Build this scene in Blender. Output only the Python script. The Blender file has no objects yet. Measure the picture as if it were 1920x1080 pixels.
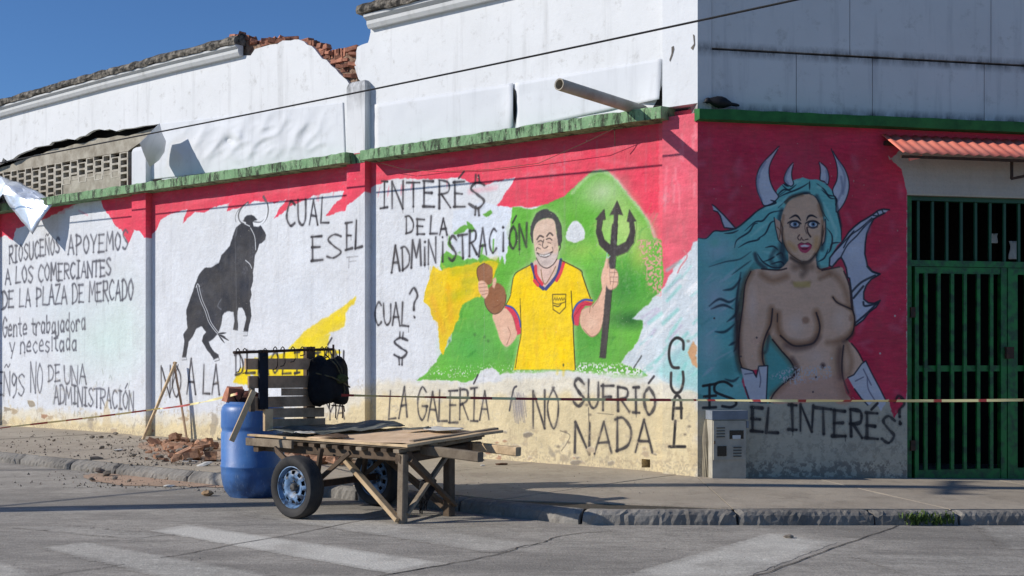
import bpy, bmesh, math, random
import numpy as np
from mathutils import Vector, Matrix, geometry, noise as mnoise
random.seed(7)
S = bpy.context.scene
# ---------------------------------------------------------------- camera
F = 2400.; U0 = 960.; V0 = 663.; CH = 1.48          # focal length and centre in photo pixels, eye height
cd = bpy.data.cameras.new('camera'); cam = bpy.data.objects.new('camera', cd); S.collection.objects.link(cam)
cam.location = (0, 0, CH); cam.rotation_euler = (math.radians(90), 0, 0)
cd.sensor_width = 36; cd.lens = 36*F/1920; cd.shift_y = (V0-540)/1920; cd.clip_start = .1; cd.clip_end = 2000
S.camera = cam
# ---------------------------------------------------------------- sky and sun
SUN = np.array([1., .18, -.55]); SUN /= np.linalg.norm(SUN)
w = bpy.data.worlds.new('World'); S.world = w; w.use_nodes = True
nt = w.node_tree; nt.nodes.clear()
sky = nt.nodes.new('ShaderNodeTexSky'); sky.sky_type = 'NISHITA'; sky.sun_disc = False
sky.sun_elevation = math.asin(-SUN[2]); sky.sun_rotation = math.atan2(-SUN[0], -SUN[1])
sky.altitude = 1500; sky.air_density = 1.0; sky.dust_density = 0.; sky.ozone_density = 9.0
bg = nt.nodes.new('ShaderNodeBackground'); bg.inputs[1].default_value = .110
wo = nt.nodes.new('ShaderNodeOutputWorld'); nt.links.new(sky.outputs[0], bg.inputs[0]); nt.links.new(bg.outputs[0], wo.inputs[0])
sd = bpy.data.lights.new('sun', 'SUN'); sd.energy = 4.3; sd.angle = math.radians(.5); sd.color = (1, .94, .855)
so = bpy.data.objects.new('sun', sd); S.collection.objects.link(so)
so.rotation_euler = Vector(SUN).to_track_quat('-Z', 'Y').to_euler(); so.location = (-10, -5, 12)
S.view_settings.view_transform = 'Standard'; S.view_settings.look = 'None'
S.view_settings.exposure = 0; S.view_settings.gamma = 1; S.view_settings.use_curve_mapping = False
# ---------------------------------------------------------------- planes of the place
def nrm(v): v = np.array(v, float); return v/np.linalg.norm(v)
C0 = np.array([2.0698, 14.2731, 0.])                 # street corner of the building
tL = nrm([-2855., 2400., 0]); nL = np.array([-tL[1], tL[0], 0.])
if nL[1] > 0: nL = -nL
tR = nrm([10885., 2400., 0]); nR = np.array([tR[1], -tR[0], 0.])
CAMP = np.array([0, 0, CH]); UP = np.array([0, 0, 1.])
def ray(u, v): return np.array([(u-U0)/F, 1., -(v-V0)/F])
def at(u, v, z): return CAMP + ray(u, v)*z
def WL(u, v, off=-.12):
    r = ray(u, v); P = C0+nL*off; return CAMP + r*(np.dot(P-CAMP, nL)/np.dot(r, nL))
def WR(u, v, off=0.):
    r = ray(u, v); P = C0+nR*off; return CAMP + r*(np.dot(P-CAMP, nR)/np.dot(r, nR))
def LP(s, h, off=-.12): return C0 + tL*s + nL*off + UP*h
def RP(r, h, off=0.): return C0 + tR*r + nR*off + UP*h
def sL(u, v, off=-.12): P = WL(u, v, off); return float(np.dot(P-C0, tL)), float(P[2])
def sR(u, v, off=0.): P = WR(u, v, off); return float(np.dot(P-C0, tR)), float(P[2])
def pix(P): d = np.array(P, float)-CAMP; return U0+F*d[0]/d[1], V0-F*d[2]/d[1]
def fall(x, y=0):                                     # the street drops gently to the right of the corner
    t = x-1.6; t = min(t, 14)
    return -.030*(0.5*(t+math.sqrt(t*t+.3))) if t > -6 else 0.
def G(u, v, base=0.):                                 # photo pixel to a point on the ground
    z = F*(CH-base)/(v-V0)
    for _ in range(6):
        x = (u-U0)/F*z; z = F*(CH-base-fall(x))/(v-V0)
    x = (u-U0)/F*z; return np.array([x, z, base+fall(x)])
# ---------------------------------------------------------------- object helpers
def mat_of(m): return m
def link(o, parent=None):
    S.collection.objects.link(o)
    if parent is not None: o.parent = parent
    return o
def wloc(o):
    l = np.zeros(3)
    while o is not None: l = l+np.array(o.location); o = o.parent
    return l
def thing(name, label, cat, loc, group=None, kind=None):
    o = bpy.data.objects.new(name, None); o.empty_display_size = .2; o.location = tuple(loc); link(o)
    tagp(o, label, cat, group, kind); return o
def tagp(o, label=None, cat=None, group=None, kind=None):
    if label: o['label'] = label
    if cat: o['category'] = cat
    if group: o['group'] = group
    if kind: o['kind'] = kind
    return o
def mesh(name, verts, faces, m, parent=None, loc=None, smooth=False, uv=None):
    """verts in world space; the object's origin sits at loc (top-level) or at its parent"""
    V = np.array(verts, float)
    me = bpy.data.meshes.new(name)
    org = np.array(loc, float) if loc is not None else np.zeros(3)
    base = wloc(parent) if parent is not None else org
    me.from_pydata([tuple(p) for p in (V-(base if parent is not None else org))], [], [tuple(f) for f in faces])
    if uv is not None:
        l = me.uv_layers.new(name='UVMap')
        for lp in me.loops: l.data[lp.index].uv = uv(V[lp.vertex_index])
    if smooth:
        for p in me.polygons: p.use_smooth = True
    me.materials.append(m)
    o = bpy.data.objects.new(name, me)
    if parent is None: o.location = tuple(org)
    link(o, parent); return o
class MB:
    def __init__(s): s.v = []; s.f = []
    def add(s, V, Fc):
        n = len(s.v); s.v += [np.array(p, float) for p in V]; s.f += [tuple(i+n for i in f) for f in Fc]; return s
    def hexa(s, c):                                   # 8 corners: bottom 4 then top 4
        return s.add(c, [(3, 2, 1, 0), (4, 5, 6, 7), (0, 1, 5, 4), (1, 2, 6, 5), (2, 3, 7, 6), (3, 0, 4, 7)])
    def beam(s, a, b, wd, ht, up=(0, 0, 1), jit=0.):
        a = np.array(a, float); b = np.array(b, float); d = nrm(b-a); up = np.array(up, float)
        sd_ = np.cross(d, up)
        if np.linalg.norm(sd_) < 1e-4: sd_ = np.cross(d, [1, 0, 0])
        sd_ = nrm(sd_); u2 = np.cross(sd_, d)
        n = max(1, int(np.linalg.norm(b-a)/.25)) if jit else 1
        rings = []
        for i in range(n+1):
            p = a+(b-a)*i/n
            j = (lambda: random.uniform(-jit, jit))
            off = sd_*j()+u2*j()
            ch = min(wd, ht)*.12
            ww = wd/2; hh = ht/2
            prof = [(-ww+ch, -hh), (ww-ch, -hh), (ww, -hh+ch), (ww, hh-ch), (ww-ch, hh), (-ww+ch, hh), (-ww, hh-ch), (-ww, -hh+ch)]
            rings.append([p+off+sd_*x+u2*y for x, y in prof])
        V = [q for r in rings for q in r]; Fc = []
        for i in range(n):
            for k in range(8): Fc.append((i*8+k, i*8+(k+1) % 8, i*8+8+(k+1) % 8, i*8+8+k))
        Fc.append(tuple(range(7, -1, -1))); Fc.append(tuple(n*8+k for k in range(8)))
        return s.add(V, Fc)
    def rod(s, pts, r, n=8, cap=True):
        pts = [np.array(p, float) for p in pts]; rings = []
        for i, p in enumerate(pts):
            d = nrm(pts[min(i+1, len(pts)-1)]-pts[max(i-1, 0)])
            a = np.cross(d, [0, 0, 1]);
            if np.linalg.norm(a) < 1e-3: a = np.cross(d, [1, 0, 0])
            a = nrm(a); b = np.cross(d, a); rr = r[i] if isinstance(r, (list, tuple)) else r
            rings.append([p+rr*(a*math.cos(t)+b*math.sin(t)) for t in [2*math.pi*k/n for k in range(n)]])
        V = [q for g in rings for q in g]; Fc = []
        for i in range(len(pts)-1):
            for k in range(n): Fc.append((i*n+k, i*n+(k+1) % n, (i+1)*n+(k+1) % n, (i+1)*n+k))
        if cap: Fc.append(tuple(range(n-1, -1, -1))); Fc.append(tuple((len(pts)-1)*n+k for k in range(n)))
        return s.add(V, Fc)
    def lathe(s, c, ax, prof, n=32):                  # prof: (radius, along axis)
        c = np.array(c, float); ax = nrm(ax); a = np.cross(ax, [0, 0, 1])
        if np.linalg.norm(a) < 1e-3: a = np.cross(ax, [1, 0, 0])
        a = nrm(a); b = np.cross(ax, a); V = []; Fc = []
        for r, z in prof:
            V += [c+ax*z+r*(a*math.cos(t)+b*math.sin(t)) for t in [2*math.pi*k/n for k in range(n)]]
        for i in range(len(prof)-1):
            for k in range(n): Fc.append((i*n+k, i*n+(k+1) % n, (i+1)*n+(k+1) % n, (i+1)*n+k))
        return s.add(V, Fc)
    def build(s, name, m, parent=None, **k):
        o = mesh(name, s.v, s.f, m, parent, **k)
        bm = bmesh.new(); bm.from_mesh(o.data); bmesh.ops.recalc_face_normals(bm, faces=bm.faces); bm.to_mesh(o.data); bm.free()
        return o
def slab_poly(pts, back, hole=None):
    """outline (world points, planar) pushed back by a vector into a solid"""
    n = len(pts); tris = geometry.tessellate_polygon([[Vector(p) for p in pts]])
    V = [np.array(p) for p in pts]+[np.array(p)+back for p in pts]
    Fc = [tuple(t) for t in tris]+[tuple(reversed([i+n for i in t])) for t in tris]
    Fc += [(i, (i+1) % n, (i+1) % n+n, i+n) for i in range(n)]
    m = MB(); m.add(V, Fc); return m
def smooth_by(o, ang=40):
    for p in o.data.polygons: p.use_smooth = True
    try: o.data.set_sharp_from_angle(angle=math.radians(ang))
    except Exception: pass
    return o
def rockmesh(name, m, sx, sy, sz, seed, sub=1, brick=False):
    """an irregular fragment, mesh only"""
    rnd = random.Random(seed); bm = bmesh.new()
    if brick:
        bmesh.ops.create_cube(bm, size=1)
        bmesh.ops.subdivide_edges(bm, edges=bm.edges[:], cuts=1, use_grid_fill=True)
    else: bmesh.ops.create_icosphere(bm, subdivisions=sub, radius=.5)
    for v in bm.verts:
        k = 1+rnd.uniform(-.22, .12)
        v.co = Vector((v.co.x*sx*k*(1+rnd.uniform(-.12, .12)), v.co.y*sy*k*(1+rnd.uniform(-.12, .12)), v.co.z*sz*k))
    me = bpy.data.meshes.new(name); bm.to_mesh(me); bm.free(); me.materials.append(m); return me
# ---------------------------------------------------------------- material helpers
def lin(c): return tuple(((x/255.)/12.92 if x/255. <= .04045 else ((x/255.+.055)/1.055)**2.4) for x in c)
class NT:
    def __init__(s, name, rough=.85, spec=.3):
        s.m = bpy.data.materials.new(name); s.m.use_nodes = True; s.t = s.m.node_tree
        s.b = s.t.nodes['Principled BSDF']; s.b.inputs['Roughness'].default_value = rough
        s.b.inputs['Specular IOR Level'].default_value = spec; s._p = None
    def n(s, k, **a):
        x = s.t.nodes.new(k)
        for q, v in a.items(): setattr(x, q, v)
        return x
    def l(s, a, b): s.t.links.new(a, b)
    def pos(s, kind='world', scale=(1, 1, 1)):
        if kind == 'world': o = s.n('ShaderNodeNewGeometry').outputs['Position']
        else: o = s.n('ShaderNodeTexCoord').outputs['Object']
        mp = s.n('ShaderNodeMapping'); mp.inputs['Scale'].default_value = scale; s.l(o, mp.inputs[0]); return mp.outputs[0]
    def noise(s, scale, detail=5, kind='world', st=(1, 1, 1), rough=.6, dist=0):
        x = s.n('ShaderNodeTexNoise'); x.inputs['Scale'].default_value = scale; x.inputs['Detail'].default_value = detail
        x.inputs['Roughness'].default_value = rough; x.inputs['Distortion'].default_value = dist
        s.l(s.pos(kind, st), x.inputs['Vector']); return x.outputs['Fac']
    def vor(s, scale, kind='world', st=(1, 1, 1), feature='F1', out='Distance'):
        x = s.n('ShaderNodeTexVoronoi'); x.feature = feature; x.inputs['Scale'].default_value = scale
        s.l(s.pos(kind, st), x.inputs['Vector']); return x.outputs[out]
    def ramp(s, f, stops):
        x = s.n('ShaderNodeValToRGB'); e = x.color_ramp.elements
        for i, (p, c) in enumerate(stops):
            if not isinstance(c, (tuple, list)): c = (c, c, c)
            if i < 2: e[i].position = p; e[i].color = (*c, 1)
            else: q = e.new(p); q.color = (*c, 1)
        s.l(f, x.inputs[0]); return x.outputs[0]
    def mix(s, f, a, b, mode='MIX'):
        x = s.n('ShaderNodeMix'); x.data_type = 'RGBA'; x.blend_type = mode
        for i, v in ((0, f), (6, a), (7, b)):
            if isinstance(v, (int, float)): x.inputs[i].default_value = v
            elif isinstance(v, tuple): x.inputs[i].default_value = (*v, 1)
            else: s.l(v, x.inputs[i])
        return x.outputs[2]
    def math(s, op, a, b=0., clamp=False):
        x = s.n('ShaderNodeMath'); x.operation = op; x.use_clamp = clamp
        for i, v in ((0, a), (1, b)):
            if isinstance(v, (int, float)): x.inputs[i].default_value = v
            else: s.l(v, x.inputs[i])
        return x.outputs[0]
    def height(s):
        x = s.n('ShaderNodeSeparateXYZ'); s.l(s.n('ShaderNodeNewGeometry').outputs['Position'], x.inputs[0]); return x.outputs[2]
    def rnd(s): return s.n('ShaderNodeObjectInfo').outputs['Random']
    def color(s, c):
        if isinstance(c, tuple): s.b.inputs['Base Color'].default_value = (*c, 1)
        else: s.l(c, s.b.inputs['Base Color'])
        return s
    def rough(s, f): s.l(f, s.b.inputs['Roughness']); return s
    def bump(s, f, strength=.3, dist=.01):
        x = s.n('ShaderNodeBump'); x.inputs['Strength'].default_value = strength; x.inputs['Distance'].default_value = dist
        s.l(f, x.inputs['Height'])
        if s._p is not None: s.l(s._p, x.inputs['Normal'])
        s._p = x.outputs[0]; s.l(s._p, s.b.inputs['Normal']); return s
# ---------------------------------------------------------------- wall painting: paint laid on a wall's own metric grid
RNG = np.random.RandomState(3)
def vnoise(Hh, Ww, cell, seed, octs=3, asp=1.):
    r = np.random.RandomState(seed); out = np.zeros((Hh, Ww), np.float32); amp = 1.; tot = 0
    for o in range(octs):
        cy = max(1., cell/2**o); cx = max(1., cell*asp/2**o)
        gy = int(Hh/cy)+3; gx = int(Ww/cx)+3; g = r.rand(gy, gx).astype(np.float32)
        y = np.arange(Hh)/cy; x = np.arange(Ww)/cx
        yi = y.astype(int); xi = x.astype(int); fy = (y-yi)[:, None]; fx = (x-xi)[None, :]
        fy = fy*fy*(3-2*fy); fx = fx*fx*(3-2*fx)
        a = g[yi][:, xi]; b = g[yi][:, xi+1]; c = g[yi+1][:, xi]; d = g[yi+1][:, xi+1]
        out += amp*((a*(1-fx)+b*fx)*(1-fy)+(c*(1-fx)+d*fx)*fy); tot += amp; amp *= .55
    return (out/tot-.5)*2
def blur(m, r):
    r = int(round(r))
    if r < 1: return m
    for ax in (0, 1):
        p = [(0, 0), (0, 0)]; p[ax] = (r+1, r)
        c = np.cumsum(np.pad(m, p, mode='edge'), axis=ax, dtype=np.float64); n = m.shape[ax]
        m = ((c.take(range(2*r+1, 2*r+1+n), axis=ax)-c.take(range(0, n), axis=ax))/(2*r+1)).astype(np.float32)
    return m
def cat(pts, n=6, closed=False):
    p = [np.array(q, float) for q in pts]
    if len(p) < 3: return [tuple(q) for q in p]
    out = []; N = len(p); rng = range(N) if closed else range(N-1)
    for i in rng:
        p0 = p[(i-1) % N] if closed or i > 0 else p[i]; p1 = p[i]; p2 = p[(i+1) % N]
        p3 = p[(i+2) % N] if closed or i+2 < N else p2
        for k in range(n):
            t = k/n; out.append(tuple(.5*((2*p1)+(-p0+p2)*t+(2*p0-5*p1+4*p2-p3)*t*t+(-p0+3*p1-3*p2+p3)*t**3)))
    if not closed: out.append(tuple(p[-1]))
    return out
class Canvas:
    def __init__(s, side, s1, h1, ppm, base):
        s.side = side; s.s1 = s1; s.h1 = h1; s.ppm = ppm; s.W = int(s1*ppm); s.H = int(h1*ppm)
        s.a = np.zeros((s.H, s.W, 3), np.float32); s.a[:] = np.array(base)/255.
        s.n1 = vnoise(s.H, s.W, 14, 11, 3); s.n2 = vnoise(s.H, s.W, 14, 12, 3); s.n3 = vnoise(s.H, s.W, 60, 13, 4)
        s.nb = vnoise(s.H, s.W, 5, 14, 2, 5.); s.nf = RNG.rand(s.H, s.W).astype(np.float32)*2-1; s.nh = vnoise(s.H, s.W, 3, 15, 1)
        s.nv = vnoise(s.H, s.W, 60, 16, 3, .12)
    def tex(s, P):
        d = np.array(P)-C0
        if s.side == 'L': return (s.s1-np.dot(d, tL))*s.ppm, P[2]*s.ppm
        return np.dot(d, tR)*s.ppm, P[2]*s.ppm
    def T(s, u, v): return s.tex(WL(u, v) if s.side == 'L' else WR(u, v))
    def uv(s, P):                                     # any point of the wall relief, seen along the line to the eye
        u, v = pix(P); x, y = s.T(u, v); return (x/s.W, y/s.H)
    def k(s, u, v): return abs(s.T(u, v+1)[1]-s.T(u, v)[1])
    def box(s, P, pad):
        x0 = int(max(0, min(p[0] for p in P)-pad)); x1 = int(min(s.W, max(p[0] for p in P)+pad+1))
        y0 = int(max(0, min(p[1] for p in P)-pad)); y1 = int(min(s.H, max(p[1] for p in P)+pad+1)); return x0, x1, y0, y1
    def put(s, b, m, col, var=0., varf=0.):
        x0, x1, y0, y1 = b; c = np.array(col, np.float32)/255.
        cc = c[None, None, :]*(1+var*s.n3[y0:y1, x0:x1, None]+varf*s.nb[y0:y1, x0:x1, None])
        A = s.a[y0:y1, x0:x1]; s.a[y0:y1, x0:x1] = A*(1-m[..., None])+cc*m[..., None]
    def poly(s, pts, col, a=1., jag=1.2, soft=1, smooth=0, var=.05, varf=.03, hole=0.):
        if smooth: pts = cat(pts, smooth, True)
        P = [s.T(*p) for p in pts]; b = s.box(P, 6+jag*2+soft*2); x0, x1, y0, y1 = b
        if x1 <= x0 or y1 <= y0: return
        X = np.arange(x0, x1)[None, :]+jag*1.6*(s.n1[y0:y1, x0:x1]+.35*s.nh[y0:y1, x0:x1]); Y = np.arange(y0, y1)[:, None]+jag*1.6*s.n2[y0:y1, x0:x1]
        ins = np.zeros(X.shape, bool)
        for i in range(len(P)):
            xa, ya = P[i]; xb, yb = P[(i+1) % len(P)]
            if ya == yb: continue
            ins ^= ((ya > Y) != (yb > Y)) & (X < (xb-xa)*(Y-ya)/(yb-ya)+xa)
        m = blur(ins.astype(np.float32), soft)
        if hole: m = m*(1-np.clip((s.n1[y0:y1, x0:x1]+.6*s.nf[y0:y1, x0:x1]-hole)*4, 0, 1))
        s.put(b, m*a, col, var, varf)
    def line(s, pts, w, col, a=1., soft=1.2, smooth=5, dry=.0, taper=False, wob=0., seed=0):
        if smooth and len(pts) > 2: pts = cat(pts, smooth)
        P = [s.T(*p) for p in pts]; k = s.k(*pts[len(pts)//2]); wt = w*k
        b = s.box(P, wt+soft*k+3); x0, x1, y0, y1 = b
        if x1 <= x0 or y1 <= y0: return
        M = np.zeros((y1-y0, x1-x0), np.float32); n = len(P)-1; sk = max(.8, soft*k)
        for i in range(n):
            (xa, ya), (xb, yb) = P[i], P[i+1]
            c0 = int(max(x0, min(xa, xb)-wt-sk-2)); c1 = int(min(x1, max(xa, xb)+wt+sk+3)); r0 = int(max(y0, min(ya, yb)-wt-sk-2)); r1 = int(min(y1, max(ya, yb)+wt+sk+3))
            if c1 <= c0 or r1 <= r0: continue
            X = np.arange(c0, c1)[None, :]; Y = np.arange(r0, r1)[:, None]; dx = xb-xa; dy = yb-ya; L2 = dx*dx+dy*dy+1e-9
            t = np.clip(((X-xa)*dx+(Y-ya)*dy)/L2, 0, 1); d = np.sqrt((X-xa-t*dx)**2+(Y-ya-t*dy)**2)
            ww = wt*(1+wob*math.sin(i*.9+seed)*math.cos(i*.37+seed*2)) if n > 3 else wt*(1+wob*(t-.5)*math.copysign(1.2, math.sin(seed*7)))
            if taper: ff = (i+t)/n; ww = wt*(.25+.75*np.sin(np.pi*np.clip(ff, .02, .98)))
            mm = np.clip((ww/2-d)/sk+.5, 0, 1); sub = M[r0-y0:r1-y0, c0-x0:c1-x0]; np.maximum(sub, mm, out=sub)
        if dry: M = M*np.clip(1-dry*(.5+.9*s.nf[y0:y1, x0:x1]*.6+.7*s.n1[y0:y1, x0:x1]), 0, 1)
        s.put(b, M*a, col, .08, 0)
    def blob(s, u, v, ru, rv, col, a=.5, soft=.6):
        k = s.k(u, v); cx, cy = s.T(u, v); ex, _ = s.T(u+ru, v); rx = abs(ex-cx); ry = rv*k
        b = s.box([(cx-rx*1.6, cy-ry*1.6), (cx+rx*1.6, cy+ry*1.6)], 2); x0, x1, y0, y1 = b
        if x1 <= x0 or y1 <= y0: return
        X = np.arange(x0, x1)[None, :]; Y = np.arange(y0, y1)[:, None]; d = np.sqrt(((X-cx)/rx)**2+((Y-cy)/ry)**2)
        s.put(b, np.clip((1-d)/soft+.0, 0, 1)*a, col)
    def speck(s, pts, col, thr=.5, a=1., cell='n1'):
        P = [s.T(*p) for p in pts]; x0, x1, y0, y1 = s.box(P, 0)
        X = np.arange(x0, x1)[None, :]; Y = np.arange(y0, y1)[:, None]; ins = np.zeros((y1-y0, x1-x0), bool)
        for i in range(len(P)):
            xa, ya = P[i]; xb, yb = P[(i+1) % len(P)]
            if ya != yb: ins ^= ((ya > Y) != (yb > Y)) & (X < (xb-xa)*(Y-ya)/(yb-ya)+xa)
        m = blur(ins.astype(np.float32), 6)*np.clip((getattr(s, cell)[y0:y1, x0:x1]+.25*s.nh[y0:y1, x0:x1]-thr)*9, 0, 1)
        s.put((x0, x1, y0, y1), m*a, col)
    def image(s, name):
        im = bpy.data.images.new(name, s.W, s.H); A = np.ones((s.H, s.W, 4), np.float32); A[..., :3] = np.clip(s.a, 0, 1)
        im.pixels.foreach_set(A.ravel()); im.update(); im.pack(); return im
GL = {'A': ('s0,0 .5,1 1,0|s.2,.36 .8,.36'), 'B': 's.05,0 .05,1|c.05,1 .8,.85 .75,.6 .05,.52|c.05,.52 .95,.4 .9,.1 .05,0', 'C': 'c.95,.88 .5,1 .08,.65 .08,.3 .5,0 .95,.12',
 'D': 's.1,0 .1,1|c-.05,.97 .5,1 .98,.6 .8,.15 .05,0', 'E': 's.1,0 .1,1|s0,1 .9,1|s.1,.52 .75,.52|s0,0 .95,0', 'F': 's.1,0 .1,1|s-.1,.98 .95,1|s.1,.55 .75,.55',
 'G': 'c.9,.85 .5,1 .08,.65 .1,.25 .5,-.02 .9,.2 .92,.45|s.5,.45 1.02,.45', 'I': 's.5,0 .5,1|s.15,1 .85,1|s.12,0 .9,0', 'i': 's.5,0 .5,.8|s.48,1 .52,1.02', 'L': 's.15,1 .05,0 .95,0', 'M': 's0,0 .12,1 .5,.35 .88,1 1,0',
 'N': 's0,0 .02,1 .9,0 .95,1', 'O': 'c.5,1 .1,.7 .1,.3 .5,0 .9,.3 .9,.7 .5,1', 'P': 's.1,0 .1,1|c.05,1 .8,.92 .85,.6 .1,.45', 'R': 's.1,0 .1,1|c.05,1 .85,.95 .85,.6 .1,.5|s.3,.5 1,0',
 'S': 'c.95,.85 .5,1 .1,.78 .5,.52 .92,.25 .5,0 .02,.12', 'T': 's.5,0 .5,1|s-.05,1 1.05,1', 'U': 'c.05,1 .08,.25 .5,0 .92,.25 .95,1', 'V': 's0,1 .5,0 1,1', 'Y': 's0,1 .5,.5 1,1|s.5,.5 .45,0', 'Z': 's.05,1 .95,1 .05,0 1,0',
 '?': 'c.05,.8 .4,1 .85,.75 .5,.5 .45,.28|s.45,.05 .5,.0', '$': 'c.95,.78 .5,.88 .1,.7 .5,.5 .92,.3 .5,.12 .02,.22|s.4,1.05 .4,.86|s.62,1.05 .62,.86|s.4,.12 .4,-.1|s.62,.12 .62,-.1',
 'a': 'c.8,.5 .4,.62 .1,.3 .4,0 .8,.2|s.82,.6 .85,0', 'e': 'c.12,.32 .85,.36 .6,.62 .15,.4 .2,.05 .85,.06', 'n': 's.1,.62 .1,0|c.1,.45 .5,.65 .85,.45 .88,0', 't': 's.45,1 .45,.1 .8,0|s.05,.65 .9,.65', 'r': 's.1,.62 .1,0|c.1,.4 .45,.65 .9,.55',
 'b': 's.1,1 .1,0|c.1,.5 .7,.6 .85,.25 .5,0 .1,.1', 'j': 'c.6,.6 .62,-.1 .1,-.2', 'd': 'c.8,.5 .4,.6 .1,.3 .4,0 .8,.15|s.85,1 .85,0', 'o': 'c.5,.62 .1,.35 .5,0 .9,.3 .5,.62', 'y': 's0,.6 .45,.1|s.95,.62 .3,-.3', 'c': 'c.9,.5 .5,.62 .1,.3 .5,0 .9,.1', 's': 'c.85,.55 .4,.62 .2,.42 .8,.2 .5,0 .1,.06', 'q': 'c.85,.85 .4,1 .1,.7 .5,.5 .85,.8|c.85,.85 .8,.2 .3,-.1'}
def glyph(ch):
    out = []
    for st in GL[ch].split('|'):
        out.append((st[0], [tuple(float(q) for q in p.split(',')) for p in st[1:].split()]))
    return out
def text(cv, t, p0, p1, hgt, w=3.4, col=(46, 46, 52), a=.88, h1=None, gap=.32, dry=.25, slant=0., jit=.05, soft=1.8):
    rnd = random.Random(t+str(p0)); n = 0
    w = w*1.04; wd = {' ': .6, 'I': .75, 'i': .35, 'M': 1.2, '?': .8, 'j': .6, 't': .8}
    base = {'Ñ': 'N', 'Ó': 'O', 'É': 'E', 'Í': 'I', 'ï': 'i'}
    tot = sum(wd.get(c, 1.) for c in t)+gap*(len(t)-1); x = 0.
    for c in t:
        g = wd.get(c, 1.)
        if c != ' ':
            b = base.get(c, c); fy = rnd.uniform(-jit, jit); fs = 1+rnd.uniform(-jit, jit)*1.6
            f = x/tot; hh = (hgt if h1 is None else hgt+(h1-hgt)*f)*fs
            def M(q, r):
                xx = (x+g*(q+slant*r))/tot
                return (p0[0]+(p1[0]-p0[0])*xx, p0[1]+(p1[1]-p0[1])*xx-hh*(r+fy))
            for kk, pts in glyph(b):
                jj = [(q+rnd.uniform(-.05, .05), r+rnd.uniform(-.03, .03)) for q, r in pts]
                ps = [M(q, r) for q, r in jj]; sm_ = 6 if kk == 'c' else 0; ww = w*rnd.uniform(.85, 1.2); sd_ = rnd.uniform(0, 6)
                cv.line(ps, ww*1.9, col, a*.16, soft=soft*2.2, smooth=sm_)
                cv.line(ps, ww, col, min(1, a*rnd.uniform(.9, 1.1)), soft=soft, smooth=sm_, dry=dry, wob=.38, seed=sd_)
                q_ = max(ps, key=lambda z: z[1]); cv.blob(q_[0], q_[1], ww*.62, ww*.62, col, a*.8, .5)
                if rnd.random() < .10: cv.line([q_, (q_[0]+.3, q_[1]+rnd.uniform(4, 13))], ww*.35, col, a*.6, smooth=0)
            if c in 'ÓÉÍ': cv.line([M(.45, 1.15), M(.9, 1.42)], w, col, a, soft=soft, smooth=0)
            if c == 'Ñ': cv.line([M(.1, 1.2), M(.4, 1.32), M(.65, 1.2), M(.95, 1.33)], w*.8, col, a, soft=soft)
        x += g+gap
def Z(ox, oy, sc, s):
    """points noted on an enlargement of the wall: origin, scale, 'x,y x,y ...'"""
    return [(ox+float(p.split(',')[0])/sc, oy+float(p.split(',')[1])/sc) for p in s.split()]
def P_(s): return Z(0, 0, 1, s)
# ================= long side wall
RED = (233, 70, 96); cvL = Canvas('L', 17.6, 4.4, 165, (226, 229, 234)); c = cvL
c.poly(P_('-200,300 1320,180 1320,900 -200,900'), (222, 226, 232), jag=0, var=.03, varf=.015)
# mould and pale green wash low on the wall, cream lime below
c.blob(190, 640, 110, 90, (196, 226, 214), .5, 1.); c.blob(120, 580, 90, 50, (205, 222, 226), .4, 1.)
c.blob(230, 600, 60, 130, (205, 228, 220), .4, 1.); c.blob(560, 560, 90, 60, (205, 214, 226), .35, 1.)
c.poly(P_('-100,770 60,768 170,775 262,778 330,775 420,780 520,770 640,740 700,715 780,716 870,718 1000,704 1100,704 1200,714 1310,730 1310,900 -100,900'), (230, 216, 182), .6, jag=12, soft=7, var=.08)
c.poly(P_('-100,785 60,784 170,792 262,796 330,792 420,796 520,790 640,776 700,742 780,744 870,748 1000,742 1100,745 1200,752 1310,756 1310,900 -100,900'), (226, 206, 158), .75, jag=12, soft=6, var=.1)
# red band
c.poly(P_('-80,360 -80,470 0,445 8,440 24,452 30,428 44,425 60,418 75,415 95,405 140,383 188,372 194,392 206,405 216,424 228,432 236,450 240,458 246,444 252,430 262,434 272,446 284,440 292,432 300,415 312,404 351,393 342,420 352,410 366,398 383,399 398,390 430,380 424,396 436,392 452,390 476,378 502,378 514,382 537,373 526,390 513,411 528,402 540,390 556,382 584,368 622,360 644,358 640,372 622,388 610,406 628,400 646,396 652,384 668,372 684,360 706,347 730,338 757,335 800,336 827,335 861,333 885,345 912,346 940,338 967,332 955,352 930,386 944,387 960,388 1020,387 1060,370 1100,350 1100,150 -80,250'), RED, jag=2.2, var=.07, varf=.06, soft=1)
c.poly(P_('1000,340 1060,367 1100,335 1125,322 1150,330 1175,362 1205,400 1218,425 1223,446 1241,449 1241,150 1000,150'), RED, jag=1.5, var=.06, varf=.07)
c.poly(P_('1200,400 1223,446 1215,480 1240,545 1262,505 1285,478 1312,450 1320,180 1235,180 1235,400'), (236, 98, 118), jag=2.5, var=.08, varf=.07)
for k in range(26):
    r = random.Random(40+k); u = r.uniform(1246, 1304); v = r.uniform(225, 440); c.line([(u, v), (u+r.uniform(-3, 3), v+r.uniform(10, 34))], r.uniform(3, 7), r.choice([(246, 150, 162), (250, 170, 178), (222, 110, 124)]), .4, soft=5)
for q in ('880,360 930,352', '1010,300 1090,290', '1120,285 1200,270', '760,310 850,300', '980,330 1040,322', '1250,300 1300,330', '1255,360 1295,352', '1130,300 1190,310', '700,330 760,318', '350,380 420,368', '480,365 560,352'):
    c.line(P_(q), 9, (244, 120, 138), .45, soft=7, dry=.5)
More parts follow.
